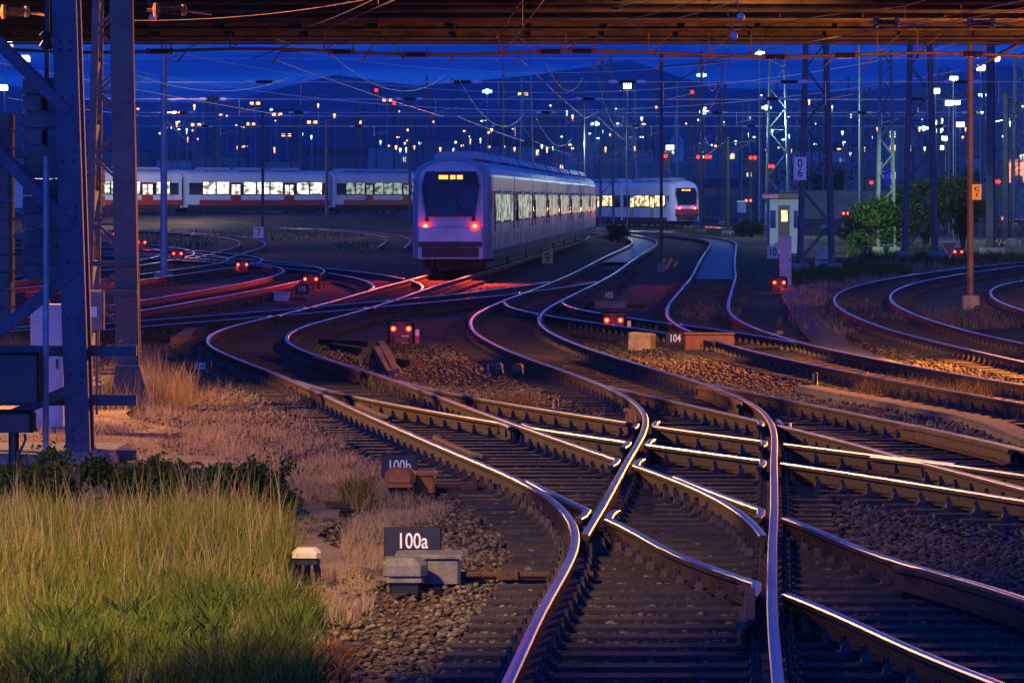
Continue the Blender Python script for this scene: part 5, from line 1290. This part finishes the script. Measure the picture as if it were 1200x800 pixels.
grass('grass_stalks', 2600, front_region(395), .85, .0035, [Y3, Y4, Y1], 'thin taller seed stalks standing out of the grass', .25, tallf)
grass('weed_tuft', 5200, lambda n: (lambda x, d: (x, d))(*[q[clumpnoise(r_[0] * 2.2, r_[1] * 2.2) > .72] for r_ in [front_region(390)(n * 4)] for q in r_][:2]), .30, .016, [G2, Y2, G3], 'broad leaved green weeds in patches of the grass', .7, lambda x, d: .5 + .5 * clumpnoise(x * 3, d * 3))
def poly_region(spots):
    def f(n):
        X = []; D = []
        tot = sum(s[4] for s in spots)
        for px, py, rx, ry, w in spots:
            m = int(n * w / tot); a = rng.random(m) * 6.28; q = rng.random(m) ** .6
            pp = py + ry * q * np.sin(a); dd = gd(np.maximum(pp, 262)); X.append((px + rx * q * np.cos(a) - 600) / F * dd); D.append(dd)
        return np.concatenate(X), np.concatenate(D)
    return f
grass('dry_grass', 24000, poly_region([(250, 465, 110, 30, 2.2), (160, 500, 120, 34, 3), (300, 520, 110, 26, 2.2), (400, 565, 75, 28, 2.4), (470, 602, 55, 16, 1.2), (70, 520, 90, 30, 2), (430, 640, 30, 30, .7), (400, 700, 40, 30, .6), (330, 480, 60, 16, .8)]), .17, .004, [Y4, Y4, Y5, Y3], 'pale dry grass on the slope behind the brambles and around the boards', .5, lambda x, d: .4 + .8 * clumpnoise(x, d, 1.7))
grass('tall_dry_grass', 3000, poly_region([(150, 470, 80, 14, 1.5), (10, 430, 30, 20, .5), (165, 448, 30, 10, .5)]), .5, .005, [Y3, Y4, Y3], 'taller straw coloured grass around the tower feet', .3)
grass('far_dry_grass', 15000, poly_region([(980, 372, 55, 22, 2), (945, 350, 30, 14, 1), (830, 368, 40, 10, 1), (1140, 374, 110, 9, 2.4), (1010, 330, 70, 8, 1.4), (1090, 312, 110, 8, 1.2), (600, 345, 60, 8, .6)]), .22, .009, [Y4, Y5, Y2], 'low pale grass tufts between the tracks at the right', .5, lambda x, d: .35 + .9 * clumpnoise(x, d, 1.1))
grass('green_verge', 9000, poly_region([(1000, 318, 70, 7, 1), (960, 325, 50, 6, .6), (1130, 305, 80, 6, .8), (850, 272, 60, 5, .8), (1060, 298, 70, 8, 1)]), .35, .02, [Y2, G2], 'green verge along the foot of the masts at the right', .4)
grass('far_weeds', 7000, poly_region([(290, 275, 140, 7, 2), (200, 286, 60, 5, 1), (420, 290, 30, 6, .5), (560, 300, 20, 6, .3)]), .35, .022, [Y2, Y4, G2], 'patchy weeds on the ground left of the passenger train', .5, lambda x, d: .2 + 1.0 * clumpnoise(x, d, .6))
grass('track_weeds', 3800, poly_region([(1050, 462, 50, 6, 1), (1110, 468, 60, 6, 1), (455, 460, 30, 8, .5), (420, 590, 18, 10, .5), (600, 480, 30, 5, .4), (490, 470, 30, 4, .4), (700, 500, 10, 5, .1)]), .26, .005, [Y3, Y6, Y2], 'sparse weeds growing beside the rails', .5)
grass('reddish_weeds', 2600, poly_region([(40, 790, 60, 22, 1), (375, 785, 34, 18, 1)]), .16, .011, [Y6, Y6, Y3], 'reddish brown weeds at the bottom edge of the grass', .7)

# ------------------------------------------------------------------ working lights just outside the picture
def worklamp(loc, energy, col, tgt, spot, lab, h0=-.1):
    t = thing('work_lamp', lab, 'lamp', (loc[0], loc[1], 0), 'sodium lamps outside the picture')
    mb = MB(); mb.tube([(loc[0], loc[1], h0), (loc[0], loc[1], loc[2] + .2)], [.1, .07] if h0 < 1 else .03, 8); mb.build('post', M_lpole, t)
    o_ = (Vector(tgt) - Vector(loc)); o_.z = 0; o_ = o_.normalized() * .55
    mb = MB(); mb.tube([(loc[0], loc[1], loc[2] + .2), (loc[0] + o_.x, loc[1] + o_.y, loc[2] + .28)], .04, 6); mb.build('arm', M_lpole, t)
    lx_, ly_ = loc[0] + o_.x, loc[1] + o_.y
    mb = MB(); mb.bev((lx_, ly_, loc[2] + .2), (.45, .7, .16), .05); mb.build('housing', M_dark, t)
    mb = MB(); mb.box((lx_, ly_, loc[2] + .1), (.36, .6, .05)); mb.build('lamp_head', E_warm, t)
    lamp_light('work_lamp_light', (lx_, ly_, loc[2] - .12), energy, col, .4, spot, tgt, .7)
worklamp((-7.4, 22.0, 9.5), 20000, (1, .58, .15), (-5.6, 30.2, 0), 66, 'orange lamp on a post left of the grass')
worklamp((-12.8, 61.2, 8.0), 22000, (1, .46, .16), (-2.5, 56, 0), 100, 'orange lamp on a post left of the lattice towers')
worklamp((11.5, 74.5, 4.6), 24000, (1, .30, .03), (7.0, 71, 0), 120, 'orange lamp under the bridge at the right')
worklamp((12.6, 77, 3.6), 6500, (1, .34, .06), (9.5, 85, 6.8), 95, 'orange lamp shining up at the bridge girders')
worklamp((-9.2, 62.5, 3.6), 2500, (1, .42, .08), (-6.5, 61, 6.6), 100, 'orange lamp beside the second tower')
worklamp((4.6, 73.2, 6.8), 6500, (1, .42, .10), (2.6, 85, 0), 105, 'orange lamp hanging under the near bridge edge', 7.2)
worklamp((16.5, 104, 6.5), 5000, (1, .40, .08), (16, 150, 0.5), 100, 'orange lamp on a post right of the brown pole')
# ------------------------------------------------------------------ evening air
def haze():
    mb = MB(); mb.box((0, 3850, 128), (9000, 8200, 260))
    m = bpy.data.materials.new('haze_air'); m.use_nodes = True; t = m.node_tree; t.nodes.clear()
    v = t.nodes.new('ShaderNodeVolumePrincipled'); v.inputs['Color'].default_value = (.22, .55, 1, 1); v.inputs['Density'].default_value = .00017; v.inputs['Anisotropy'].default_value = .55
    o = t.nodes.new('ShaderNodeOutputMaterial'); t.links.new(v.outputs[0], o.inputs['Volume'])
    tag(mb.build('haze', m), 'thin blue evening haze over the yard', kind='stuff')
haze()
